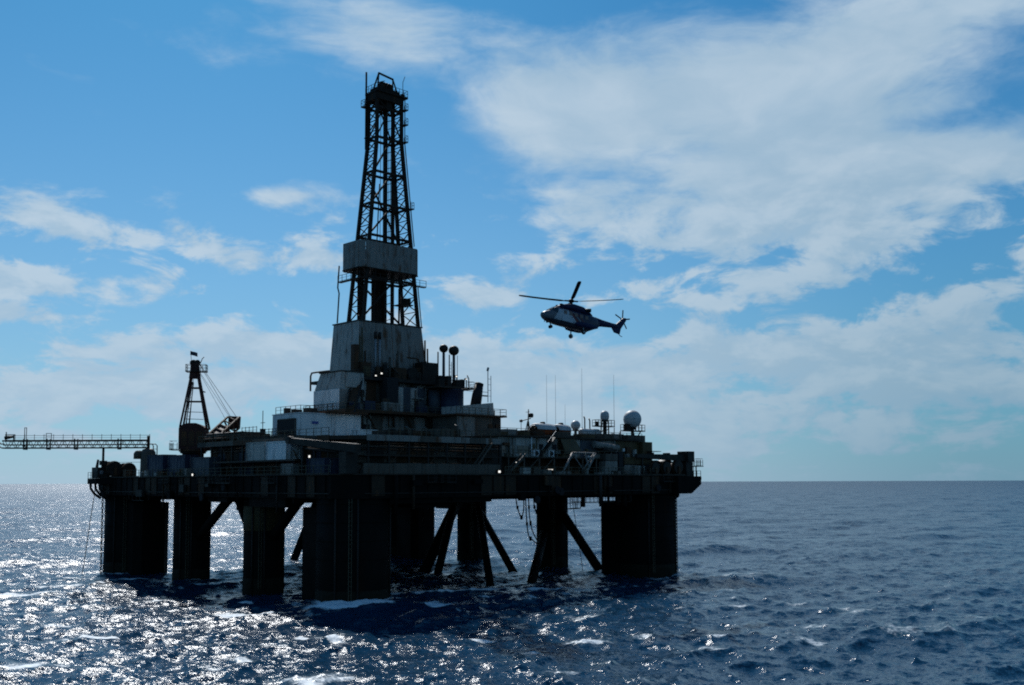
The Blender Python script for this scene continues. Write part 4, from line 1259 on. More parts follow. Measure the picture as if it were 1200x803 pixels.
# domed boats on the roof
for x, l, lab in ((43.2, 4.2, 'longer white domed lifeboat with red hull on the quarters roof'), (47.6, 2.6, 'shorter white domed lifeboat beside the small radome')):
    T = Thing('lifeboat', lab, 'lifeboat', (x, 7, 23.22), 'lifeboats on the quarters roof')
    def ring(f, r, z):
        return [(x + (l / 2) * f * (1 + .0) , 7 + r * math.cos(a), z + r * .75 * math.sin(a)) for a in [PI * k / 10 for k in range(11)]]
    vs, fs = [], []
    st = [(-1, .95), (-.98, 1.25), (-.92, 1.42), (-.4, 1.5), (.4, 1.5), (.92, 1.42), (.98, 1.25), (1, .95)]
    for f_, r_ in st:
        vs += ring(f_, r_, 24.75)
    for i in range(len(st) - 1):
        for k in range(10):
            a = i * 11 + k
            fs.append((a, a + 11, a + 12, a + 1))
    fs += [tuple(range(10, -1, -1)), tuple((len(st) - 1) * 11 + k for k in range(11)), tuple(i * 11 for i in range(len(st))), tuple(i * 11 + 10 for i in reversed(range(len(st))))]
    T.part('canopy', MB().add(vs, fs, True), 'radome_white')
    vs, fs = [], []
    for f_, r_ in st:
        vs += [(x + (l / 2) * f_ * (1 if k > 2 else .92), 7 + r_ * math.cos(PI + PI * k / 10) * 1.02, 24.74 + 1.15 * math.sin(PI + PI * k / 10) * (r_ / 1.45)) for k in range(11)]
    for i in range(len(st) - 1):
        for k in range(10):
            a = i * 11 + k
            fs.append((a, a + 11, a + 12, a + 1))
    fs += [tuple(range(10, -1, -1)), tuple((len(st) - 1) * 11 + k for k in range(11)), tuple(i * 11 for i in range(len(st))), tuple(i * 11 + 10 for i in reversed(range(len(st))))]
    T.part('hull', MB().add(vs, fs, True), 'orange_paint')
    T.part('hatch', MB().lathe((x, 7, 25.7), [(.45, 0), (.45, .35), (.3, .42)], 12), 'dark_steel')
    for sx in (-.6, .6):
        T.part('cradle', MB().box(x + sx * l / 2 - .15, x + sx * l / 2 + .15, 5.6, 8.4, 23.23, 24.2), 'dark_steel')
T = Thing('roof_tank', 'long pale cylinder tank lying on the quarters roof between two radomes', 'tank', (54, 6.2, 23.22))
T.part('shell', MB().lathe((52.2, 6.4, 24.6), [(.01, -.5), (.5, -.4), (.68, 0), (.68, 4.2), (.5, 4.6), (.01, 4.7)], 18, 'x'), 'radome_white')
for x in (53.0, 55.6):
    T.part('saddle', MB().box(x - .2, x + .2, 5.8, 7.0, 23.23, 24.2), 'dark_steel')
for x, h in ((53.0, 2.2), (54.3, 1.9)):
    T.part('stub_pipe', MB().path([(x, 6.4, 25.2), (x, 6.4, 25.2 + h - .4), (x - .25, 6.4, 25.2 + h)], .12, 6), 'dark_steel')


# ================================================================ radomes, masts, aerials
def radome(label, x, y, zc, r, zbase, tall=1.0, platform=None, post=.3):
    T = Thing('radome', label, 'radome', (x, y, zbase), 'radomes over the living quarters')
    if tall > 1.01:
        prof = [(.01, -r), (r * .6, -r * .95), (r * .95, -r * .55), (r, -r * .2), (r, r * .45), (r * .9, r * .85), (r * .62, r * 1.15), (r * .3, r * 1.32), (.01, r * 1.38)]
        T.part('shell', MB().lathe((x, y, zc), prof, 24), 'radome_white')
    else:
        T.part('shell', MB().ball((x, y, zc), r, 28, 18), 'radome_white')
    T.part('seam_ring', MB().lathe((x, y, zc), [(r * .995, -.05), (r + .02, -.03), (r + .02, .03), (r * .995, .05)], 28), 'pale_paint')
    T.part('neck', MB().lathe((x, y, 0), [(post * 2.2, zc - r * 1.15), (post * 2.2, zc - r * .9), (post * 1.2, zc - r * .86)], 14), 'dark_steel')
    T.part('post', MB().tube((x, y, zbase), (x, y, zc - r * 1.1), post, post, 10), 'mid_grey')
    if platform:
        x0, x1, zp = platform
        T.part('platform', MB().box(x0, x1, y - .8, y + .8, zp, zp + .1), 'dark_steel')
        railing(T, [(x0 + .05, y - .75, zp + .1), (x1 - .05, y - .75, zp + .1), (x1 - .05, y + .75, zp + .1), (x0 + .05, y + .75, zp + .1)], 'dark_steel', .8, 1.1, True)
    return T


T = radome('large white ball radome on a railed stand at the right end', 61.8, 3.0, 27.1, 1.62, 24.1, 1.0, (59.4, 64.4, 24.9))
T.part('strut', MB().bar((64.0, 3, 24.9), (62.2, 3, 22.9), .14), 'mid_grey')
T.part('strut', MB().bar((61.8, 3, 25.0), (61.8, 3, 22.9), .3), 'mid_grey')
T.part('cabinet', MB().box(60.0, 60.9, 2.6, 3.4, 25.0, 26.2), 'dark_steel')
T = radome('white capsule radome on top of a dark lattice tower', 57.8, 6.0, 27.55, .78, 23.22, 1.3, (55.3, 59.6, 25.7), .35)
for sx in (-.5, .5):
    for sy in (-.5, .5):
        T.part('tower_leg', MB().bar((57.8 + sx, 6 + sy, 23.2), (57.8 + sx * .9, 6 + sy * .9, 26.6), .16), 'dark_steel')
for z in (23.8, 24.7, 25.9):
    T.part('tower_lacing', MB().bar((57.3, 5.5, z), (58.3, 5.5, z + .8), .1), 'dark_steel')
    T.part('tower_lacing', MB().bar((57.3, 6.5, z), (57.3, 5.5, z + .8), .1), 'dark_steel')
T.part('horn', MB().box(55.4, 56.0, 5.8, 6.2, 25.8, 26.6), 'dark_steel')
radome('small white ball radome on a short stub between lifeboat and tank', 50.2, 6.0, 25.75, .84, 23.22, 1.0, None, .25)

T = Thing('radar_mast', 'stubby radar mast with crossarms left of the lifeboats', 'mast', (38.8, 6, 23.22))
T.part('pole', MB().tube((38.7, 6, 23.22), (38.9, 6, 28.0), .14, .08, 8), 'dark_steel')
T.part('leg', MB().bar((37.9, 6, 23.22), (38.7, 6, 26.0), .12), 'dark_steel')
T.part('leg', MB().bar((39.5, 6, 23.22), (38.9, 6, 26.0), .12), 'dark_steel')
T.part('crossarm', MB().bar((37.2, 6, 26.0), (39.4, 6, 26.5), .13), 'dark_steel')
T.part('crossarm', MB().bar((38.7, 6, 24.9), (40.4, 6, 24.9), .12), 'dark_steel')
T.part('crossarm', MB().bar((38.3, 6, 27.5), (39.2, 6, 27.6), .07), 'dark_steel')
T.part('lamp', MB().lathe((37.2, 6, 26.0), [(.25, -.2), (.3, .1), (.12, .25)], 10), 'dark_steel')
T.part('radar_scanner', MB().lathe((39.4, 6, 27.0), [(.35, -.35), (.48, -.2), (.48, .2), (.35, .35)], 12), 'dark_steel')
T.part('downlead', MB().tube((37.2, 6, 23.3), (37.2, 6, 25.9), .05, n=5), 'dark_steel')

for x, y, z0, z1, r, lab in ((47.2, 10, 23.2, 34.6, .035, 'tall thin whip aerial, leftmost above the quarters roof'), (49.4, 10, 23.2, 34.7, .035, 'tall thin whip aerial, second from the radar mast'),
                             (51.8, 10, 23.2, 29.6, .035, 'shorter whip aerial above the shorter lifeboat'), (56.2, 10, 23.2, 36.4, .04, 'tall thin whip aerial just right of the small radome'),
                             (62.6, 8, 23.2, 35.5, .04, 'tall thin whip aerial between capsule radome and large radome')):
    T = Thing('whip_aerial', lab, 'aerial', (x, y, z0), 'whip aerials on the quarters roof')
    T.part('rod', MB().tube((x, y, z0), (x, y, z1), r, r * .5, 5), 'mid_grey')
    T.part('mount', MB().tube((x, y, z0), (x, y, z0 + (2.6 if z1 > 30 else 1.9)), r * 2, n=6), 'dark_steel')


# ================================================================ crane on the left side
def build_crane():
    x, y = 0.0, 46.9
    T = Thing('pedestal_crane', 'rust red deck crane with tall A-frame above the left side column', 'crane', (x, y, MAIN + .16))
    T.part('pedestal', MB().lathe((x, y, 0), [(1.95, MAIN + .16), (1.95, 19.6), (1.75, 20.1), (1.75, 20.9), (2.1, 21.0), (2.1, 21.25)], 28), 'dark_steel')
    T.part('slew_ring', MB().lathe((x, y, 0), [(2.3, 21.27), (2.3, 21.55)], 28), 'rust_steel')
    # slewed so that its side is square to the ship the photo was taken from
    ax = Vector((.80, -.60, 0)).normalized()      # across the picture in rig plan
    dp = Vector((.60, .80, 0)).normalized()
    def W(a, b, z):
        p = Vector((x, y, 0)) + ax * a + dp * b
        return (p.x, p.y, z)
    cab = [W(-2.05, -2.0, 21.6), W(2.2, -2.0, 21.6), W(2.2, 2.0, 21.6), W(-2.05, 2.0, 21.6)]
    top = [W(-2.05, -2.0, 25.2), W(2.2, -2.0, 25.2), W(2.2, 2.0, 25.2), W(-2.05, 2.0, 25.2)]
    house = T.part('machinery_house', MB().hexa(cab, top), 'crane_red')
    mb = MB()
    vs = []
    for b in (-1.9, 1.9):
        for a, z in ((-2.0, 25.21), (-1.5, 25.75), (-.6, 26.0), (.7, 26.0), (1.5, 25.7), (2.15, 25.21)):
            vs.append(W(a, b, z))
    mb.add(vs, [(5, 4, 3, 2, 1, 0), (6, 7, 8, 9, 10, 11)] + [(i, i + 1, i + 7, i + 6) for i in range(5)] + [(0, 6, 11, 5)])
    T.part('house_roof', mb, 'crane_red', house)
    for a in (-1.6, -.4, .8):
        q = [W(a, -2.06, 22.2), W(a + .9, -2.06, 22.2), W(a + .9, -2.005, 22.2), W(a, -2.005, 22.2)]
        T.part('access_panel', MB().hexa(q, [(px, py, 24.6) for px, py, pz in q]), 'rust_steel', house)
    T.part('cab_landing', MB().hexa([W(-3.7, -1.2, 21.5), W(-2.3, -1.2, 21.5), W(-2.3, 1.2, 21.5), W(-3.7, 1.2, 21.5)], [W(-3.7, -1.2, 21.62), W(-2.3, -1.2, 21.62), W(-2.3, 1.2, 21.62), W(-3.7, 1.2, 21.62)]), 'dark_steel')
    railing(T, [W(-2.4, -1.15, 21.62), W(-3.65, -1.15, 21.62), W(-3.65, 1.15, 21.62)], 'dark_steel', .7, 1.4)
    # A-frame
    for b in (-1.3, 1.3):
        T.part('a_frame_leg', MB().bar(W(-2.0, b, 25.3), W(-.35, b * .35, 35.0), .25), 'crane_red')
        T.part('a_frame_leg', MB().bar(W(2.4, b, 25.0), W(.45, b * .35, 35.0), .28), 'crane_red')
        T.part('a_frame_leg', MB().bar(W(-1.1, b, 25.3), W(-.25, b * .35, 33.0), .12), 'crane_red')
    for z, a0, a1 in ((32.0, -.85, 1.0), (29.7, -1.25, 1.5)):
        for b in (-.7, .7):
            T.part('a_frame_tie', MB().bar(W(a0, b, z), W(a1, b, z), .2), 'crane_red')
    for z in (28.0, 26.8):
        T.part('a_frame_tie', MB().bar(W(-1.6, 0, z), W(1.6, 0, z - .1), .09), 'dark_steel')
    T.part('a_frame_tie', MB().bar(W(1.0, 0, 31.6), W(1.8, 0, 31.3), .2), 'dark_steel')
    ladder(T, W(-.9, 0, 26), W(-.45, 0, 33.5), .5, ax)
    hd = T.part('a_frame_head', MB().hexa([W(-.85, -.55, 33.6), W(.95, -.55, 33.6), W(.95, .55, 33.6), W(-.85, .55, 33.6)], [W(-.55, -.45, 36.2), (W(.65, -.45, 36.2)), W(.65, .45, 36.2), W(-.55, .45, 36.2)]), 'crane_red')
    for a in (-.3, .35):
        T.part('sheave', MB().lathe(W(a, 0, 36.3), [(.5, -.25), (.5, .25)], 14, 'y'), 'dark_steel', hd)
    T.part('head_platform', MB().hexa([W(-1.4, -.9, 34.7), W(2.0, -.9, 34.7), W(2.0, .9, 34.7), W(-1.4, .9, 34.7)], [W(-1.4, -.9, 34.8), W(2.0, -.9, 34.8), W(2.0, .9, 34.8), W(-1.4, .9, 34.8)]), 'dark_steel')
    railing(T, [W(-1.35, -.85, 34.8), W(1.95, -.85, 34.8), W(1.95, .85, 34.8), W(-1.35, .85, 34.8)], 'dark_steel', .8, 1.15, True)
    T.part('lamp_post', MB().path([W(.9, 0, 36.2), W(1.2, 0, 37.0), W(1.5, 0, 37.3)], .07, 5), 'dark_steel')
    # stub of the lattice jib swung away from the camera
    h0, h1 = W(2.6, -.2, 22.4), W(5.6, 6.4, 26.6)
    h0, h1 = Vector(h0), Vector(h1)
    side = dp.cross(Vector((0, 0, 1))).normalized()
    side = Vector((ax.x, ax.y, 0))
    d = (h1 - h0)
    upv = Vector((0, 0, 1))
    jib = T.part('jib', MB().bar(h0 + side * -1.0 + upv * .95, h1 + side * -1.0 + upv * .95, .28), 'rust_steel')
    for s, u in ((1.0, .95), (-1.0, -.95), (1.0, -.95)):
        T.part('jib_chord', MB().bar(h0 + side * s + upv * u, h1 + side * s + upv * u, .28), 'rust_steel', jib)
    n = 6
    for i in range(n):
        a, b = h0.lerp(h1, i / n), h0.lerp(h1, (i + 1) / n)
        for s in (-1.0, 1.0):
            T.part('jib_lacing', MB().bar(a + side * s + upv * .95, b + side * s - upv * .95, .2), 'rust_steel', jib)
        for u in (-.95, .95):
            T.part('jib_lacing', MB().bar(a + side * 1.0 + upv * u, b - side * 1.0 + upv * u, .2), 'rust_steel', jib)
    T.part('jib_plate', MB().hexa([h0 + side * -.9 - upv, h0 + side * .9 - upv, h0.lerp(h1, .62) + side * .9 - upv, h0.lerp(h1, .62) - side * .9 - upv],
                                  [h0 + side * -.9 + upv * .9, h0 + side * .9 + upv * .9, h0.lerp(h1, .62) + side * .9 + upv * .9, h0.lerp(h1, .62) - side * .9 + upv * .9]), 'crane_red', jib)
    T.part('jib_head', MB().hexa([h1 + side * -1 - upv * 1.3, h1 + side * 1.0 - upv * 1.0, h1 + side * 1.0 - upv * 1.0 + dp, h1 + side * -1 - upv * 1.3 + dp], [h1 + side * -.9 + upv * 1.1, h1 + side * 1.1 + upv * 1.0, h1 + side * 1.1 + upv * 1.0 + dp, h1 + side * -.9 + upv * 1.1 + dp]), 'crane_red', jib)
    for s in (-.5, .5):
        T.part('luffing_wire', MB().tube(W(.7, s * .5, 36.2), h1 + side * s + upv * .9, .04, n=5), 'dark_steel')
        T.part('luffing_wire', MB().tube(W(.6, s * .5, 35.0), h1.lerp(h0, .15) + side * s + upv * .6, .03, n=5), 'dark_steel')
    for k, f in enumerate((.98, .8, .62)):
        p = h0.lerp(h1, f)
        T.part('hoist_wire', MB().tube(p + side * .3 - upv * .8, (p.x + side.x * .3, p.y + side.y * .3, UP + .3), .06, n=5), 'dark_steel')
    T.part('hook_block', MB().tube((h1.x, h1.y, 23.2), (h1.x, h1.y, 22.4), .35, .2, 8), 'dark_steel')


build_crane()
pf = Vector((-.3, 47.4, 36.2))
T = Thing('flag', 'small dark flag flying from the red crane top', 'flag', pf)
T.part('pole', MB().tube(pf - Vector((0, 0, .2)), pf + Vector((-.2, .2, 2.2)), .05, .03, 5), 'dark_steel')
vs, fs = [], []
for i in range(7):
    for k in range(4):
        vs.append((pf.x - .2 + i * .17, pf.y + .2 - i * .1 + .07 * math.sin(i * 1.3 + k * .4), pf.z + 2.15 - k * .22 - i * .05))
for i in range(6):
    for k in range(3):
        a = i * 4 + k
        fs.append((a, a + 4, a + 5, a + 1))
vs2 = [(px, py + .015, pz) for px, py, pz in vs]
mb = MB().add(vs, fs, True).add(vs2, [tuple(reversed(f_)) for f_ in fs], True)
T.part('cloth', mb, 'flag_cloth')


# stowed cranes booms
T = Thing('stowed_crane', 'dark crane with its boom stowed level over the right corner winches', 'crane', (68.4, -3.6, 16.9))
T.part('pedestal', MB().box(67.3, 69.2, -4.6, -2.6, 16.91, 19.4), 'dark_steel')
T.part('slew_house', MB().box(67.6, 69.4, -4.8, -2.4, 19.42, 21.3), 'dark_steel')
bm = T.part('boom', MB().hexa([(54.8, -3.9, 20.05), (67.58, -4.2, 19.55), (67.58, -3.0, 19.55), (54.8, -3.3, 20.05)], [(54.8, -3.9, 20.65), (67.58, -4.2, 20.75), (67.58, -3.0, 20.75), (54.8, -3.3, 20.65)]), 'dark_steel')
for x in (58.6, 63.0):
    T.part('boom_clamp', MB().box(x - .25, x + .25, -4.25, -3.0, 20.68, 20.95), 'dark_steel', bm)
T.part('rest_post', MB().bar((56.4, -3.6, 17.16), (56.4, -3.6, 20.1), .28), 'dark_steel')
T.part('rest_cradle', MB().box(55.9, 56.9, -4.1, -3.1, 17.165, 17.9), 'dark_steel')
T.part('pendant_wire', MB().path([(57.2, -3.6, 19.2), (61.0, -3.6, 19.3), (65.8, -3.6, 19.5)], .04, 5), 'dark_steel')
T.part('pendant_post', MB().bar((61.6, -3.6, 18.5), (61.6, -3.6, 19.5), .1), 'dark_steel')

T = Thing('resting_boom', 'long dark crane boom lying aslant below the white module', 'crane boom', (-4.0, 1, 19.3))
h0, h1 = Vector((-4.6, 8.4, 21.9)), Vector((-3.2, -5.6, 20.5))
T.part('box_boom', MB().hexa([h0 + Vector((-.4, 0, -.5)), h1 + Vector((-.5, 0, -.65)), h1 + Vector((.5, 0, -.65)), h0 + Vector((.4, 0, -.5))], [h0 + Vector((-.4, 0, .3)), h1 + Vector((-.5, 0, .5)), h1 + Vector((.5, 0, .5)), h0 + Vector((.4, 0, .3))]), 'dark_steel')
T.part('boom_tip', MB().lathe(h0 + Vector((0, .3, 0)), [(.55, -.45), (.55, .45)], 14, 'x'), 'dark_steel')
T.part('cylinder', MB().tube(h0.lerp(h1, .15) + Vector((0, 0, -.9)), h0.lerp(h1, .7) + Vector((0, 0, -.85)), .22, n=8), 'dark_steel')
T.part('pivot_post', MB().box(-4.2, -2.4, -4.4, -2.8, 17.17, 20.0), 'dark_steel')
T.part('rest_post', MB().bar((-4.5, 5.5, 17.16), (-4.5, 5.5, 21.0), .3), 'dark_steel')


# ================================================================ burner boom at the left corner
def build_burner():
    root = RIG.inverted() @ Vector((-66.1, 190.0, 0))
    tip = RIG.inverted() @ Vector((-92.4, 190.0, 0))
    T = Thing('burner_boom', 'long level lattice burner boom reaching left over the water', 'boom', (root.x, root.y, 21.4))
    a, b = Vector((root.x, root.y, 0)), Vector((tip.x, tip.y, 0))
    d = (b - a).normalized()
    s = Vector((-d.y, d.x, 0))
    zt, zb = 23.75, 22.45
    ch = {}
    for nm, off, z in (('t0', -.55, zt), ('t1', .55, zt), ('b0', -.45, zb), ('b1', .45, zb)):
        p, q = a + s * off + Vector((0, 0, z)), b + s * off + Vector((0, 0, z))
        ch[nm] = (p, q)
        T.part('chord', MB().tube(p, q, .16 if nm[0] == 't' else .14, n=6), 'mid_grey')
    n = 17
    for i in range(n):
        f0, f1 = i / n, (i + 1) / n
        L = lambda k, f: ch[k][0].lerp(ch[k][1], f)
        for k in '01':
            T.part('lacing', MB().bar(L('t' + k, f0), L('b' + k, (f0 + f1) / 2), .08), 'mid_grey')
            T.part('lacing', MB().bar(L('b' + k, (f0 + f1) / 2), L('t' + k, f1), .08), 'mid_grey')
        T.part('lacing', MB().bar(L('t0', f0), L('t1', f1), .05), 'mid_grey')
        T.part('lacing', MB().bar(L('b0', f0), L('b1', f0), .06), 'mid_grey')
    for k, (o, z) in enumerate(((-.2, 23.05), (.15, 23.0))):
        T.part('feed_pipe', MB().tube(a + s * o + Vector((0, 0, z)), b + s * o + Vector((0, 0, z)), .11, n=6), 'mid_grey')
    for f in (.20, .5, .69, .85):
        p = a.lerp(b, f)
        T.part('joint_frame', MB().box(-.001, .001, -.001, .001, 0, .001) if False else MB().bar(p - s * .7 + Vector((0, 0, 22.3)), p - s * .7 + Vector((0, 0, 24.1)), .2).bar(p + s * .7 + Vector((0, 0, 22.3)), p + s * .7 + Vector((0, 0, 24.1)), .2).bar(p - s * .7 + Vector((0, 0, 22.25)), p + s * .7 + Vector((0, 0, 22.25)), .25), 'mid_grey')
    railing(T, [a - s * .6 + Vector((0, 0, zt + .1)), b - s * .6 + Vector((0, 0, zt + .1))], 'dark_steel', 1.7, .9)
    # burner head and posts
    e = b + Vector((0, 0, 0))
    hd = T.part('burner_head', MB().tube(e - d * .2 + Vector((0, 0, 24.3)), e - d * 1.6 + Vector((0, 0, 24.5)), .35, .2, 8).bar(e - d * 1.8 + Vector((0, 0, 23.8)), e - d * 1.8 + Vector((0, 0, 24.9)), .2).bar(e - d * .2 + Vector((0, 0, 24.9)), e - d * 2.0 + Vector((0, 0, 24.9)), .12).bar(e - d * .4 + Vector((0, 0, 23.8)), e - d * .4 + Vector((0, 0, 25.4)), .14), 'dark_steel')
    T.part('nozzle', MB().path([e + Vector((0, 0, 23.2)), e + d * .5 + Vector((0, 0, 23.2)), e + d * .9 + Vector((0, 0, 23.6))], .12, 6), 'dark_steel', hd)
    T.part('nozzle', MB().path([e + Vector((0, 0, 22.5)), e + d * .4 + Vector((0, 0, 22.5)), e + d * .8 + Vector((0, 0, 22.8))], .12, 6), 'dark_steel', hd)
    p = a.lerp(b, .845)
    T.part('twin_post', MB().bar(p + Vector((0, 0, 22.3)), p + Vector((0, 0, 26.2)), .1).bar(p + d * .35 + Vector((0, 0, 22.3)), p + d * .35 + Vector((0, 0, 26.2)), .1).bar(p + Vector((0, 0, 26.15)), p + d * .35 + Vector((0, 0, 26.15)), .1), 'mid_grey')
    p = a.lerp(b, .672)
    T.part('cage', MB().bar(p + Vector((0, 0, 23.8)), p + Vector((0, 0, 25.1)), .09).bar(p + d * .95 + Vector((0, 0, 23.8)), p + d * .95 + Vector((0, 0, 25.1)), .09).bar(p + Vector((0, 0, 25.1)), p + d * .95 + Vector((0, 0, 25.1)), .1).bar(p + Vector((0, 0, 24.5)), p + d * .95 + Vector((0, 0, 24.5)), .06), 'mid_grey')
    p = a.lerp(b, .31)
    T.part('support_post', MB().bar(p + Vector((0, 0, 18.6)), p + Vector((0, 0, 22.4)), .32), 'dark_steel')
    # pedestal with hooded side
    T.part('pedestal', MB().lathe((root.x, root.y, 0), [(1.45, 16.9), (1.35, 17.4), (1.3, 21.6), (1.0, 22.1), (.5, 22.3)], 20), 'mid_grey')
    q = a + d * 1.7
    T.part('hood', MB().lathe((q.x, q.y, 0), [(.9, 20.4), (.9, 21.4), (.6, 21.85), (.2, 21.95)], 14), 'mid_grey')
    T.part('king_post', MB().bar(a + Vector((0, 0, 22.2)), a + Vector((0, 0, 24.6)), .4), 'rust_steel')
    for k in (.9, 1.6):
        T.part('ladder_cage', MB().path([a - d * k + Vector((0, 0, 19.5)), a - d * k + Vector((0, 0, 22.8)), a - d * (k - .3) + Vector((0, 0, 23.1)), a + Vector((0, 0, 23.1))], .09, 6), 'dark_steel')
    for z in (20.2, 21.2, 22.2):
        T.part('ladder_cage', MB().bar(a - d * .9 + Vector((0, 0, z)), a - d * 1.6 + Vector((0, 0, z)), .08), 'dark_steel')


build_burner()


# ================================================================ winches
def winch(label, x, y, z, r, w, ax='y', cover=True):
    T = Thing('anchor_winch', label, 'winch', (x, y, z), 'anchor winches on the corner platforms')
    T.part('bed', MB().box(x - 1.3 * r, x + 1.3 * r, y - w / 2 - .2, y + w / 2 + .2, z + .002, z + .35), 'dark_steel')
    T.part('drum', MB().lathe((x, y, z + .35 + r), [(r, -w / 2), (r, -w / 2 + .15), (r * .62, -w / 2 + .17), (r * .62, w / 2 - .17), (r, w / 2 - .15), (r, w / 2)], 22, ax), 'dark_steel')
    for s in (-1, 1):
        yy = y + s * (w / 2 + .12)
        T.part('side_frame', MB().box(x - .25, x + .25, yy - .1, yy + .1, z + .35, z + .5 + r), 'rust_steel')
    if cover:
        T.part('gearbox', MB().box(x + r * .55, x + r * 1.25, y - w * .3, y + w * .3, z + .36, z + .36 + r * 1.2), 'dark_steel')
    T.part('brake_band', MB().lathe((x, y, z + .35 + r), [(r + .06, -w / 2 + .4), (r + .06, -w / 2 + .7)], 20, ax), 'rust_steel')


z = MAIN + .16
winch('dark anchor winch at the left corner, the one nearer the burner boom tip', -4.0, 70.6, z - .2, 1.35, 3.0)
winch('dark anchor winch at the left corner, the one nearer the boom pedestal', -1.4, 70.2, z - .2, 1.2, 2.8)
winch('dark anchor winch at the right corner, first beside the boom rest post', 59.0, -3.4, z - .2, .98, 2.2)
winch('dark anchor winch at the right corner, in the middle under the stowed boom', 62.2, -3.2, z - .2, 1.05, 2.4)
winch('dark anchor winch at the right corner, beside the stowed crane pedestal', 65.4, -3.2, z - .2, 1.2, 2.4)
T = Thing('winch_engine', 'lumpy dark engine housing filling the gap under the stowed crane boom', 'engine', (64.5, -1.6, 16.97))
T.part('block', MB().box(60.4, 67.2, -2.2, -.4, 16.98, 18.9), 'dark_steel')
T.part('hood', MB().lathe((62.4, -1.3, 18.5), [(1.1, -1.0), (1.2, -.6), (1.2, .6), (1.1, 1.0)], 18, 'y'), 'dark_steel')
T.part('hood', MB().lathe((65.3, -1.3, 18.6), [(1.25, -1.0), (1.35, -.6), (1.35, .6), (1.25, 1.0)], 18, 'y'), 'dark_steel')
T.part('exhaust', MB().path([(66.6, -1.2, 18.9), (66.6, -1.2, 19.8), (67.0, -1.2, 20.0)], .2, 8), 'rust_steel')
T = Thing('winch_cabin', 'small dark operator cabin on the overhanging left corner platform', 'cabin', (-6.4, 71.5, 16.9))
T.part('wall', MB().box(-6.6, -4.7, 70.6, 73.2, 16.92, 18.9), 'dark_steel')
T.part('window', MB().box(-6.2, -5.6, 70.52, 70.58, 17.7, 18.3), 'galvanised')
for x in (-6.5, -5.8, -5.2):
    T.part('roof_post', MB().bar((x, 70.8, 18.9), (x, 70.8, 20.0), .12), 'dark_steel')
T.part('roof_box', MB().box(-5.9, -4.9, 70.5, 71.6, 19.3, 20.1), 'dark_steel')
T.part('fender', MB().tube((-6.4, 71.4, 18.9), (-6.2, 71.4, 20.3), .28, .2, 8), 'dark_steel')
T.part('guard_wire', MB().bar((-3.4, 69.2, 19.8), (1.6, 69.2, 19.9), .06), 'dark_steel')
T.part('guard_post', MB().bar((-1.0, 69.2, 17), (-1.0, 69.2, 19.85), .1), 'dark_steel')
T.part('guard_post', MB().bar((1.6, 69.2, 17), (1.6, 69.2, 19.95), .07), 'dark_steel')


# ================================================================ containers
def container(label, x0, y0, z0, L, W, Hh, mat, along='y', group='containers on deck'):
    X1, Y1 = (x0 + W, y0 + L) if along == 'y' else (x0 + L, y0 + W)
    T = Thing('shipping_container', label, 'container', ((x0 + X1) / 2, (y0 + Y1) / 2, z0), group)
    # corrugated shell: a zigzag outline
    def edge(p, q):
        p, q = Vector((*p, 0)), Vector((*q, 0))
        n = max(2, int((q - p).length / .28))
        d = (q - p).normalized()
        nn = Vector((d.y, -d.x, 0))
        return [(p.lerp(q, i / n) + nn * (.04 if i % 4 in (1, 2) else 0.0)) for i in range(n)]
    c = .12
    pts = edge((x0 + c, y0 + c), (X1 - c, y0 + c)) + edge((X1 - c, y0 + c), (X1 - c, Y1 - c)) + edge((X1 - c, Y1 - c), (x0 + c, Y1 - c)) + edge((x0 + c, Y1 - c), (x0 + c, y0 + c))
    T.part('shell', MB().prism([(p.x, p.y) for p in pts], z0 + .1, z0 + Hh - .06), mat)
    for cx, cy in ((x0, y0), (X1 - .16, y0), (x0, Y1 - .16), (X1 - .16, Y1 - .16)):
        T.part('corner_post', MB().box(cx, cx + .16, cy, cy + .16, z0, z0 + Hh), mat)
    for zz in (z0 + .002, z0 + Hh - .14):
        T.part('frame_rail', MB().box(x0 + .17, X1 - .17, y0 + .01, y0 + .13, zz, zz + .14).box(x0 + .01, x0 + .13, y0 + .17, Y1 - .17, zz, zz + .14), mat)
    if along == 'x':
        T.part('lock_bar', MB().bar((x0 + .04, y0 + W * .4, z0 + .15), (x0 + .04, y0 + W * .4, z0 + Hh - .15), .06), 'galvanised')
    else:
        T.part('lock_bar', MB().bar((x0 + W * .4, y0 + .04, z0 + .15), (x0 + W * .4, y0 + .04, z0 + Hh - .15), .06), 'galvanised')
    return T


z = MAIN + .165
container('dark blue container at the deck edge, left of the red crane', -4.7, 48.2, z, 6.0, 2.4, 3.6, 'blue_paint')
container('dark blue container right below the red crane cabin', -4.6, 40.4, z, 6.0, 2.4, 3.4, 'blue_paint')
container('slate blue container between crane foot and pale containers', -4.4, 32.6, z, 5.8, 2.3, 2.9, 'steel_blue')
container('pale grey container on the middle deck, left of the pair', -4.3, 16.0, 19.26, 5.4, 2.4, 2.65, 'pale_paint')
container('pale grey container on the middle deck, right of the pair', -4.3, 10.2, 19.26, 5.5, 2.4, 2.60, 'white_paint')
container('dark blue container on the main deck under the long aslant boom', -4.2, 0.6, z, 4.4, 2.3, 2.1, 'blue_paint')
container('small pale skip below the pale grey containers', -4.25, 8.4, z, 3.2, 2.2, 1.5, 'grey_paint')
container('white equipment box in front of the drill floor, on the upper deck', 9.4, 12.2, UP + .005, 3.6, 1.9, 1.7, 'white_paint', 'x')
container('long grey box by the upper deck edge at the pipe rack', -2.9, 24.2, UP + .005, 5.0, 1.6, 1.0, 'mid_grey')

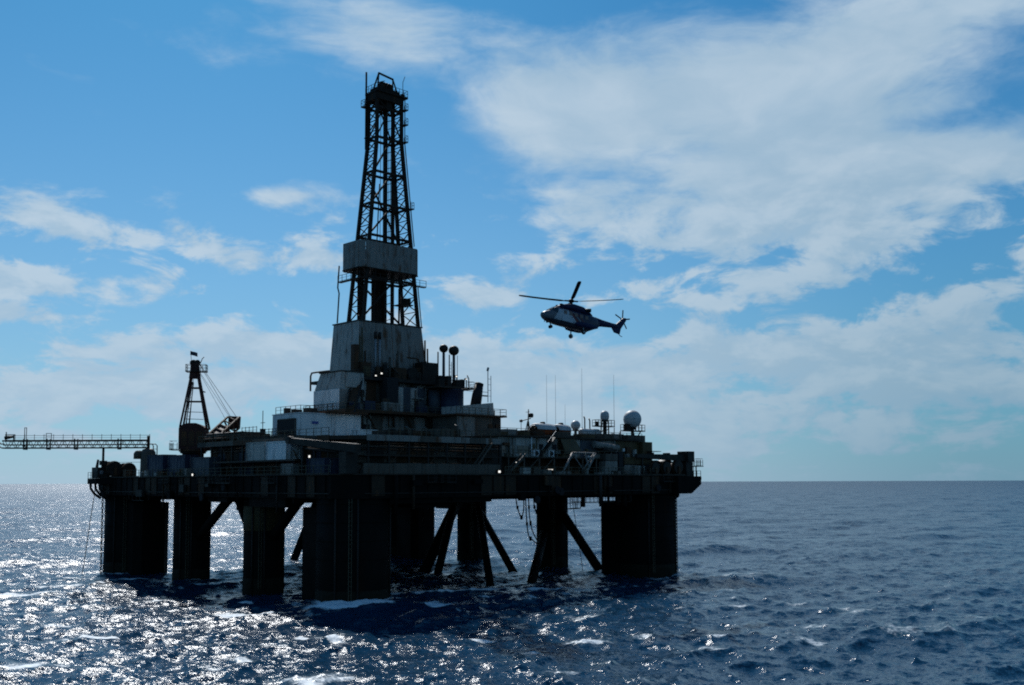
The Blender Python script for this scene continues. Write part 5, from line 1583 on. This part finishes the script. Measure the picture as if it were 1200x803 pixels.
# ================================================================ pipe rack and loose tubulars on the upper deck, left
T = Thing('pipe_rack', 'long rack of stacked drill pipes on the upper deck beside the red crane', 'pipe rack', (0, 33, UP))
rnd = random.Random(4)
for y in (27.2, 30.6, 34.0, 37.4):
    T.part('rack_beam', MB().box(-3.2, 2.6, y - .18, y + .18, UP + .003, UP + .42), 'rust_steel')
    T.part('rack_stake', MB().bar((-3.05, y, UP + .4), (-3.05, y, UP + 1.9), .16), 'rust_steel')
for lay in range(3):
    for i in range(12 - lay):
        x = -2.6 + .42 * i + .21 * lay
        o = rnd.uniform(-.5, .5)
        T.part('drill_pipe', MB().tube((x, 26.6 + o, UP + .65 + .37 * lay), (x, 38.0 + o, UP + .65 + .37 * lay), .19, n=8), rnd.choice(['rust_steel', 'dark_steel', 'deck_steel']))
T = Thing('rack_frame', 'low dark frame with railings and a small mast beside the white module', 'frame', (-1.5, 19, UP))
T.part('beam', MB().box(-3.0, 1.8, 12.0, 26.0, UP + .02, UP + .5), 'dark_steel')
T.part('beam', MB().box(-2.9, -1.2, 19.8, 25.6, UP + .52, UP + 1.0), 'rust_steel')
railing(T, [(-2.8, 21.0, UP + 1.0), (-2.8, 25.4, UP + 1.0)], 'dark_steel', 1.1, 1.0)
railing(T, [(-2.8, 14.5, UP + .5), (-2.8, 18.5, UP + .5)], 'dark_steel', 1.1, 1.0)
T.part('small_mast', MB().tube((-2.2, 20.3, UP + .5), (-2.2, 20.3, UP + 4.4), .06, n=5).bar((-2.2, 19.7, UP + 2.6), (-2.2, 20.9, UP + 2.6), .08).box(-2.5, -1.9, 20.0, 20.6, UP + .5, UP + 1.7), 'dark_steel')

# clutter on the upper deck in front of the drill floor
rnd = random.Random(21)
labs = [('mud_tank', 'low rusty mud tank on the upper deck right of the white equipment box', 15.5, 9.0, 5.0, 3.0, 1.6, 'rust_steel'),
        ('mud_tank', 'low grey mud tank on the upper deck near the funnel house', 21.0, 7.0, 4.0, 4.0, 2.0, 'mid_grey'),
        ('mud_tank', 'dark square tank on the upper deck below the two-tier white house', 9.0, 5.0, 5.0, 3.4, 1.3, 'dark_steel')]
for nm, lab, x, y, w, dpt, h, m in labs:
    T = Thing(nm, lab, 'tank', (x + w / 2, y + dpt / 2, UP))
    T.part('shell', MB().box(x, x + w, y, y + dpt, UP + .004, UP + h), m)
    for k in range(5):
        xx = x + .1 + (w - .3) * k / 4
        T.part('rib', MB().box(xx, xx + .12, y - .12, y - .003, UP + .05, UP + h - .05), m)
    T.part('hatch', MB().lathe((x + w * .5, y + dpt * .5, UP + h), [(.5, 0), (.5, .25), (.35, .32)], 12), 'dark_steel')
    T.part('overflow_pipe', MB().path([(x + w * .8, y - .3, UP), (x + w * .8, y - .3, UP + h + .4), (x + w * .8, y + .4, UP + h + .6)], .14, 6), 'mid_grey')


# ================================================================ floodlights that are on
def floodlight(label, p, s=.5, face='-y', post=0.0):
    x, y, z = p
    T = Thing('floodlight', label, 'lamp', (x, y, z - post), 'lit deck floodlights')
    if face == '-y':
        T.part('housing', MB().box(x - s * .6, x + s * .6, y + .03, y + .4, z, z + s), 'dark_steel')
        T.part('lens', MB().box(x - s * .5, x + s * .5, y, y + .028, z + .05, z + s - .05), 'lamp_lens')
        T.part('visor', MB().box(x - s * .65, x + s * .65, y - .18, y + .4, z + s + .004, z + s + .05), 'dark_steel')
    else:
        T.part('housing', MB().box(x + .03, x + .4, y - s * .6, y + s * .6, z, z + s), 'dark_steel')
        T.part('lens', MB().box(x, x + .028, y - s * .5, y + s * .5, z + .05, z + s - .05), 'lamp_lens')
        T.part('visor', MB().box(x - .18, x + .4, y - s * .65, y + s * .65, z + s + .004, z + s + .05), 'dark_steel')
    T.part('bracket', MB().bar((x + .2, y + .2, z - max(post, .3)), (x + .2, y + .2, z), .12), 'dark_steel')


floodlight('lit floodlight at the deck edge below the red crane', (-5.45, 36.0, 17.1), .42, '-x')
floodlight('lit floodlight under the long aslant boom near the left front corner', (-5.3, 2.6, 19.3), .4, '-x', 2.0)
floodlight('lit floodlight at the deck edge left of the living quarters', (21.8, -5.5, 17.3), .42)
floodlight('lit floodlight on the drill floor, lower of the two by the twin pipes', (23.4, 27.4, 34.05), .3)
floodlight('lit floodlight on the drill floor, upper of the two by the twin pipes', (24.6, 27.4, 34.5), .34)
floodlight('lit floodlight at the foot of the ball-headed pipes', (37.6, 22.9, 34.5), .32, '-y', 1.6)
floodlight('lit floodlight on the platform corner right of the ball-headed pipes', (39.9, 22.9, 34.2), .26, '-y', 1.4)
floodlight('small lit lamp under the living quarters walkway', (28.2, -2.3, 18.9), .2)
for x0, x1, z0, lab in ((32.2, 33.9, 17.95, 'lit strip lamp under the living quarters, the longer one'), (36.2, 37.6, 17.95, 'lit strip lamp under the living quarters, nearer the davits')):
    T = Thing('strip_lamp', lab, 'lamp', (x0, -1.2, z0), 'lit strip lamps below the walkway')
    T.part('tube', MB().tube((x0, -1.2, z0), (x1, -1.2, z0), .06, n=6), 'lamp_lens')
    T.part('batten', MB().box(x0 - .1, x1 + .1, -1.15, -.98, z0 + .02, z0 + .18), 'mid_grey')


# ================================================================ chains, wires, hoses
def chain(label, x, y, z0, z1):
    T = Thing('mooring_chain', label, 'chain', (x, y, z0), 'mooring chains down the corner columns')
    def link(flat):
        mb = MB()
        pts = [(.17 * math.cos(a), .0, .36 * math.sin(a)) for a in [2 * PI * k / 8 for k in range(9)]]
        pts = [(p[0], 0, p[2]) if not flat else (0, p[0], p[2]) for p in pts]
        mb.path(pts, .07, 5, False)
        return shared_mesh('chain_link', mb, 'dark_steel')
    ms = (link(False), link(True))
    n = int((z1 - z0) / .56)
    for i in range(n):
        T.inst('chain_link', ms[i % 2], (x, y, z0 + .3 + .56 * i))
    T.part('fairlead', MB().lathe((x, y, z1 + .1), [(.6, -.25), (.4, -.1), (.4, .1), (.6, .25)], 14, 'x'), 'dark_steel')


chain('thick mooring chain hanging down beside the right corner column', 66.3, -3.0, -1.0, 13.6)
chain('thick mooring chain hanging down beside the left corner column', -5.9, 69.6, -1.0, 15.2)
T = Thing('mooring_wire', 'thin wire slanting from the left corner platform into the sea', 'wire', (-6.0, 72.7, 14.7))
T.part('wire', MB().path([(-6.0, 72.7, 15.6), (-6.0, 75.0, 8.5), (-6.0, 77.9, -1.0)], .07, 5), 'dark_steel')
T = Thing('mooring_wire', 'thin wire hanging under the deck left of the right corner column', 'wire', (61, 14, 0))
T.part('wire', MB().path([(58.5, 15.0, 13.9), (59.5, 14.6, 7.0), (60.5, 14.0, -1)], .06, 5), 'dark_steel')


def hose(label, pts, r=.11, floats=True):
    p0 = Vector(pts[0])
    T = Thing('hanging_hose', label, 'hose', p0, 'hoses hanging under the deck')
    # smooth curve through the points
    P = [Vector(p) for p in pts]
    out = []
    for i in range(len(P) - 1):
        a, b, c, e = P[max(i - 1, 0)], P[i], P[i + 1], P[min(i + 2, len(P) - 1)]
        for k in range(6):
            t_ = k / 6
            out.append(.5 * ((2 * b) + (c - a) * t_ + (2 * a - 5 * b + 4 * c - e) * t_ ** 2 + (3 * b - a - 3 * c + e) * t_ ** 3))
    out.append(P[-1])
    T.part('hose', MB().path(out, r, 6), 'rubber')
    if floats:
        q = out[len(out) // 2]
        T.part('coupling', MB().tube(q + Vector((0, 0, -.4)), q + Vector((0, 0, .4)), r * 2.1, n=8), 'rubber')
        q = out[len(out) // 4]
        T.part('coupling', MB().tube(q + Vector((0, 0, -.3)), q + Vector((0, 0, .3)), r * 1.9, n=8), 'rubber')


Y = 20.0
hose('black hose looped under the deck, first from the central column', [(49.0, Y, 14), (49.6, Y, 11.4), (50.6, Y, 9.6), (51.2, Y, 11.5), (51.0, Y, 14)])
hose('black hose looped under the deck, deepest loop beside the far column', [(51.6, Y, 14), (51.9, Y, 9.0), (52.4, Y, 6.2), (53.4, Y, 5.4), (54.8, Y, 4.6), (55.8, Y, 4.8)])
hose('black hose hanging straight under the deck between the looped hoses', [(52.4, Y, 14), (52.6, Y, 10.0), (53.3, Y, 7.2), (54.6, Y, 5.2)], .1)
hose('black hose looped close beside the far column', [(53.6, Y, 14), (53.9, Y, 11.4), (54.5, Y, 10.5), (54.9, Y, 12), (54.9, Y, 14)])
hose('black hose hanging in the gap left of the central braces', [(43.6, 40, 14), (43.7, 40, 10), (44.0, 40, 7.8), (44.7, 40, 7.0)], .1)
hose('black hose hanging nearest the central braces', [(45.0, 40, 14), (45.2, 40, 11), (45.6, 40, 9.0), (46.0, 40, 11.0), (46.2, 40, 14)], .1)
hose('thick black hose hanging under the deck left of the yellow banded column', [(4.0, 34.4, 14), (4.0, 34.4, 9), (4.0, 34.4, 3.2)], .16)
hose('black weighted hose hanging beside the yellow banded column', [(5.8, 34.4, 14), (5.7, 34.4, 9), (5.9, 34.4, 2.6)], .12)
hose('thin black hose hanging closest to the yellow banded column', [(6.6, 34.4, 14), (6.5, 34.4, 9), (6.6, 34.4, 4.0)], .09)


# ================================================================ helicopter
def build_helicopter():
    c = Vector((9.7, 153.0, 38.3))
    yaw = R(180 + 35)                # nose to the left and a little towards the camera
    rot = Matrix.Rotation(yaw, 4, 'Z') @ Matrix.Rotation(R(-7.0), 4, 'Y') @ Matrix.Rotation(R(5.0), 4, 'X')
    T = Thing('helicopter', 'dark blue and white helicopter with red stripes flying beside the rig', 'helicopter', c, None, WORLD, rot)
    T.base = Vector((0, 0, 0))       # parts below are in the helicopter's own axes: x to the nose, y to port, z up

    def loft(secs, n=20, e=2.6, cap=True):
        vs, fs = [], []
        for x, hw, zb, zt in secs:
            zc, hh = (zb + zt) / 2, (zt - zb) / 2
            for k in range(n):
                a = 2 * PI * k / n
                cs, sn = math.cos(a), math.sin(a)
                vs.append((x, hw * math.copysign(abs(cs) ** (2 / e), cs), zc + hh * math.copysign(abs(sn) ** (2 / e), sn)))
        for i in range(len(secs) - 1):
            for k in range(n):
                a, b = i * n + k, i * n + (k + 1) % n
                fs.append((a, b, b + n, a + n))
        fs.append(tuple(range(n - 1, -1, -1)))
        fs.append(tuple((len(secs) - 1) * n + k for k in range(n)))
        return MB().add(vs, fs, True)
    secs = [(6.75, .12, .95, 1.15), (6.6, .42, .72, 1.38), (6.2, .72, .48, 1.62), (5.6, .95, .28, 1.86), (5.0, 1.05, .15, 2.25), (4.4, 1.08, .06, 2.62), (3.8, 1.10, .02, 2.72),
            (1.5, 1.10, 0, 2.74), (-.8, 1.10, .02, 2.72), (-2.0, 1.02, .22, 2.68), (-3.0, .80, .70, 2.6), (-3.8, .58, 1.15, 2.5)]
    body = T.part('fuselage', loft(secs), 'heli_livery')
    T.part('engine_cowling', loft([(4.2, .35, 2.5, 2.75), (3.6, .72, 2.5, 3.1), (2.6, .88, 2.5, 3.45), (1.2, .95, 2.5, 3.72), (-.4, .92, 2.5, 3.66), (-1.5, .78, 2.5, 3.3), (-2.4, .45, 2.4, 2.85)], 18, 2.4), 'heli_blue')
    for s in (-1, 1):
        i = T.part('air_intake', MB().lathe((3.5, s * .48, 2.98), [(.22, -.5), (.26, .1), (.22, .24), (.16, .24)], 14, 'x'), 'blade')
        T.part('exhaust_pipe', MB().tube((-.7, s * .75, 3.05), (-1.5, s * 1.15, 3.1), .24, .28, 10), 'blade')
    T.part('tail_boom', MB().path([(-3.2, 0, 1.95), (-4.6, 0, 2.02), (-6.6, 0, 2.12), (-7.7, 0, 2.2)], [.72, .52, .36, .30], 16), 'heli_blue')
    # fin swept up and back with ventral keel
    T.part('tail_fin', MB().extrude([(-6.6, -.13, 2.4), (-7.4, -.13, 2.5), (-8.7, -.1, 3.75), (-9.35, -.1, 3.8), (-9.3, -.1, 3.4), (-8.3, -.13, 1.9), (-8.1, -.12, 1.05), (-7.1, -.12, 1.15), (-6.5, -.13, 1.9)], (0, .26, 0)), 'heli_blue')
    st = T.part('stabiliser', MB().extrude([(-8.0, -.1, 2.65), (-8.9, -.1, 2.7), (-8.9, -2.3, 2.75), (-8.2, -2.3, 2.75)], (0, 0, .1)), 'heli_blue')
    T.part('skid', MB().path([(-7.9, 0, 1.1), (-8.3, 0, .85), (-8.7, 0, .75)], .05, 6), 'blade')
    # sponsons with main wheels
    for s in (-1, 1):
        T.part('sponson', loft([(1.4, .1, .35, .6), (1.0, .42, .12, .82), (.2, .52, .05, .92), (-1.3, .50, .1, .95), (-2.3, .3, .35, .9), (-2.8, .08, .55, .75)], 14, 2.3), 'heli_blue')
        o = bpy.data.objects[[x.name for x in T.o.children if x.name.startswith('sponson')][-1]]
        o.location = (0, s * 1.25, 0)
        L = T.part('main_leg', MB().tube((.1, s * 1.45, .3), (.05, s * 1.5, -.55), .09, n=8), 'galvanised')
        w = T.part('main_wheel', MB().lathe((.05, s * 1.5, -.62), [(.24, -.15), (.34, -.11), (.36, 0), (.34, .11), (.24, .15)], 18, 'y'), 'rubber')
        T.part('hub', MB().lathe((.05, s * 1.5, -.62), [(.16, -.17), (.16, .17)], 12, 'y'), 'galvanised', w)
    T.part('nose_leg', MB().tube((5.1, 0, .25), (5.0, 0, -.45), .08, n=8), 'galvanised')
    for s in (-1, 1):
        T.part('nose_wheel', MB().lathe((5.0, s * .16, -.5), [(.18, -.08), (.25, -.05), (.25, .05), (.18, .08)], 16, 'y'), 'rubber')
    # glazing: windscreen panes follow the nose slope, side panes stand proud of the flank
    for s in (-1, 1):
        T.part('windscreen', MB().add([(5.72, s * .05, 1.93), (5.62, s * .62, 1.86), (4.72, s * .78, 2.52), (4.72, s * .05, 2.60), (5.68, s * .05, 1.88), (5.58, s * .6, 1.81), (4.68, s * .76, 2.47), (4.68, s * .05, 2.55)],
               [(0, 1, 2, 3), (7, 6, 5, 4), (0, 4, 5, 1), (1, 5, 6, 2), (2, 6, 7, 3), (3, 7, 4, 0)]), 'glass')
        T.part('cockpit_window', MB().add([(5.45, s * .93, 1.80), (4.5, s * 1.09, 1.45), (4.5, s * 1.03, 2.38), (4.85, s * .93, 2.30), (5.45, s * .90, 1.80), (4.5, s * 1.05, 1.45), (4.5, s * .99, 2.38), (4.85, s * .89, 2.30)],
               [(0, 1, 2, 3), (7, 6, 5, 4), (0, 4, 5, 1), (1, 5, 6, 2), (2, 6, 7, 3), (3, 7, 4, 0)]), 'glass')
        for x in (3.2, 2.2, 1.2, .2, -.8):
            y0, y1 = (1.06, 1.125) if s > 0 else (-1.125, -1.06)
            wd = T.part('cabin_window', MB().box(x - .3, x + .3, y0, y1, 1.55, 2.1), 'glass')
        d = T.part('cabin_door', MB().box(1.75, 3.75, *((1.07, 1.112) if s > 0 else (-1.112, -1.07)), .4, 2.25), 'heli_livery')
        T.part('handle', MB().box(1.85, 2.05, *((1.113, 1.15) if s > 0 else (-1.15, -1.113)), 1.25, 1.32), 'blade', d)
    T.part('searchlight', MB().lathe((5.9, .3, .15), [(.12, -.3), (.16, 0), (.02, .05)], 10), 'blade')
    T.part('aerial', MB().path([(5.95, -.2, .4), (6.0, -.2, .05)], .05, 6), 'blade')
    # rotor head and four drooping blades
    hub = Vector((1.35, 0, 4.2))
    T.part('mast', MB().tube((1.35, 0, 3.3), hub, .28, .18, 12), 'blade')
    hd = T.part('rotor_head', MB().lathe(hub, [(.2, -.25), (.42, -.12), (.42, .12), (.22, .3), (.05, .36)], 16), 'blade')
    cam_dir = None
    a0 = R(-35 + 5)
    for k in range(4):
        a = a0 + k * PI / 2
        d = Vector((math.cos(a), math.sin(a), 0))
        t_ = Vector((-d.y, d.x, 0))
        T.part('blade_grip', MB().bar(hub, hub + d * 1.0, .22, .16), 'blade', hd)
        mb = MB()
        vs = []
        ts = [.9, 1.6, 3.5, 5.5, 7.3, 7.8]
        for r_ in ts:
            w = .12 if r_ < 1.2 else .30 if r_ < 7.5 else .22
            dz = .05 * (r_ - .9) + .004 * r_ * r_
            pt = R(9 - r_ * .6)
            p = hub + d * r_ + Vector((0, 0, dz - .045 * d.x * r_))
            up = Vector((0, 0, 1)) * math.cos(pt) - t_ * math.sin(pt)
            ch_ = t_ * math.cos(pt) + Vector((0, 0, 1)) * math.sin(pt)
            vs += [p - ch_ * w, p - ch_ * w * .2 + up * .035, p + ch_ * w, p - ch_ * w * .2 - up * .03]
        fs = [(3, 2, 1, 0), tuple(4 * (len(ts) - 1) + i for i in range(4))]
        for i in range(len(ts) - 1):
            for j in range(4):
                fs.append((4 * i + j, 4 * i + (j + 1) % 4, 4 * i + 4 + (j + 1) % 4, 4 * i + 4 + j))
        T.part('rotor_blade', MB().add(vs, fs), 'blade')
    # tail rotor on the starboard side of the fin
    th = Vector((-8.95, -.3, 3.6))
    tr = T.part('tail_rotor_hub', MB().lathe(th, [(.16, -.2), (.2, .1), (.1, .2)], 12, 'y'), 'blade')
    for k in range(5):
        a = R(20 + 72 * k)
        d = Vector((math.cos(a), 0, math.sin(a)))
        T.part('tail_blade', MB().bar(th + d * .1, th + d * 1.55, .2, .04, (0, 1, 0)), 'blade')


build_helicopter()
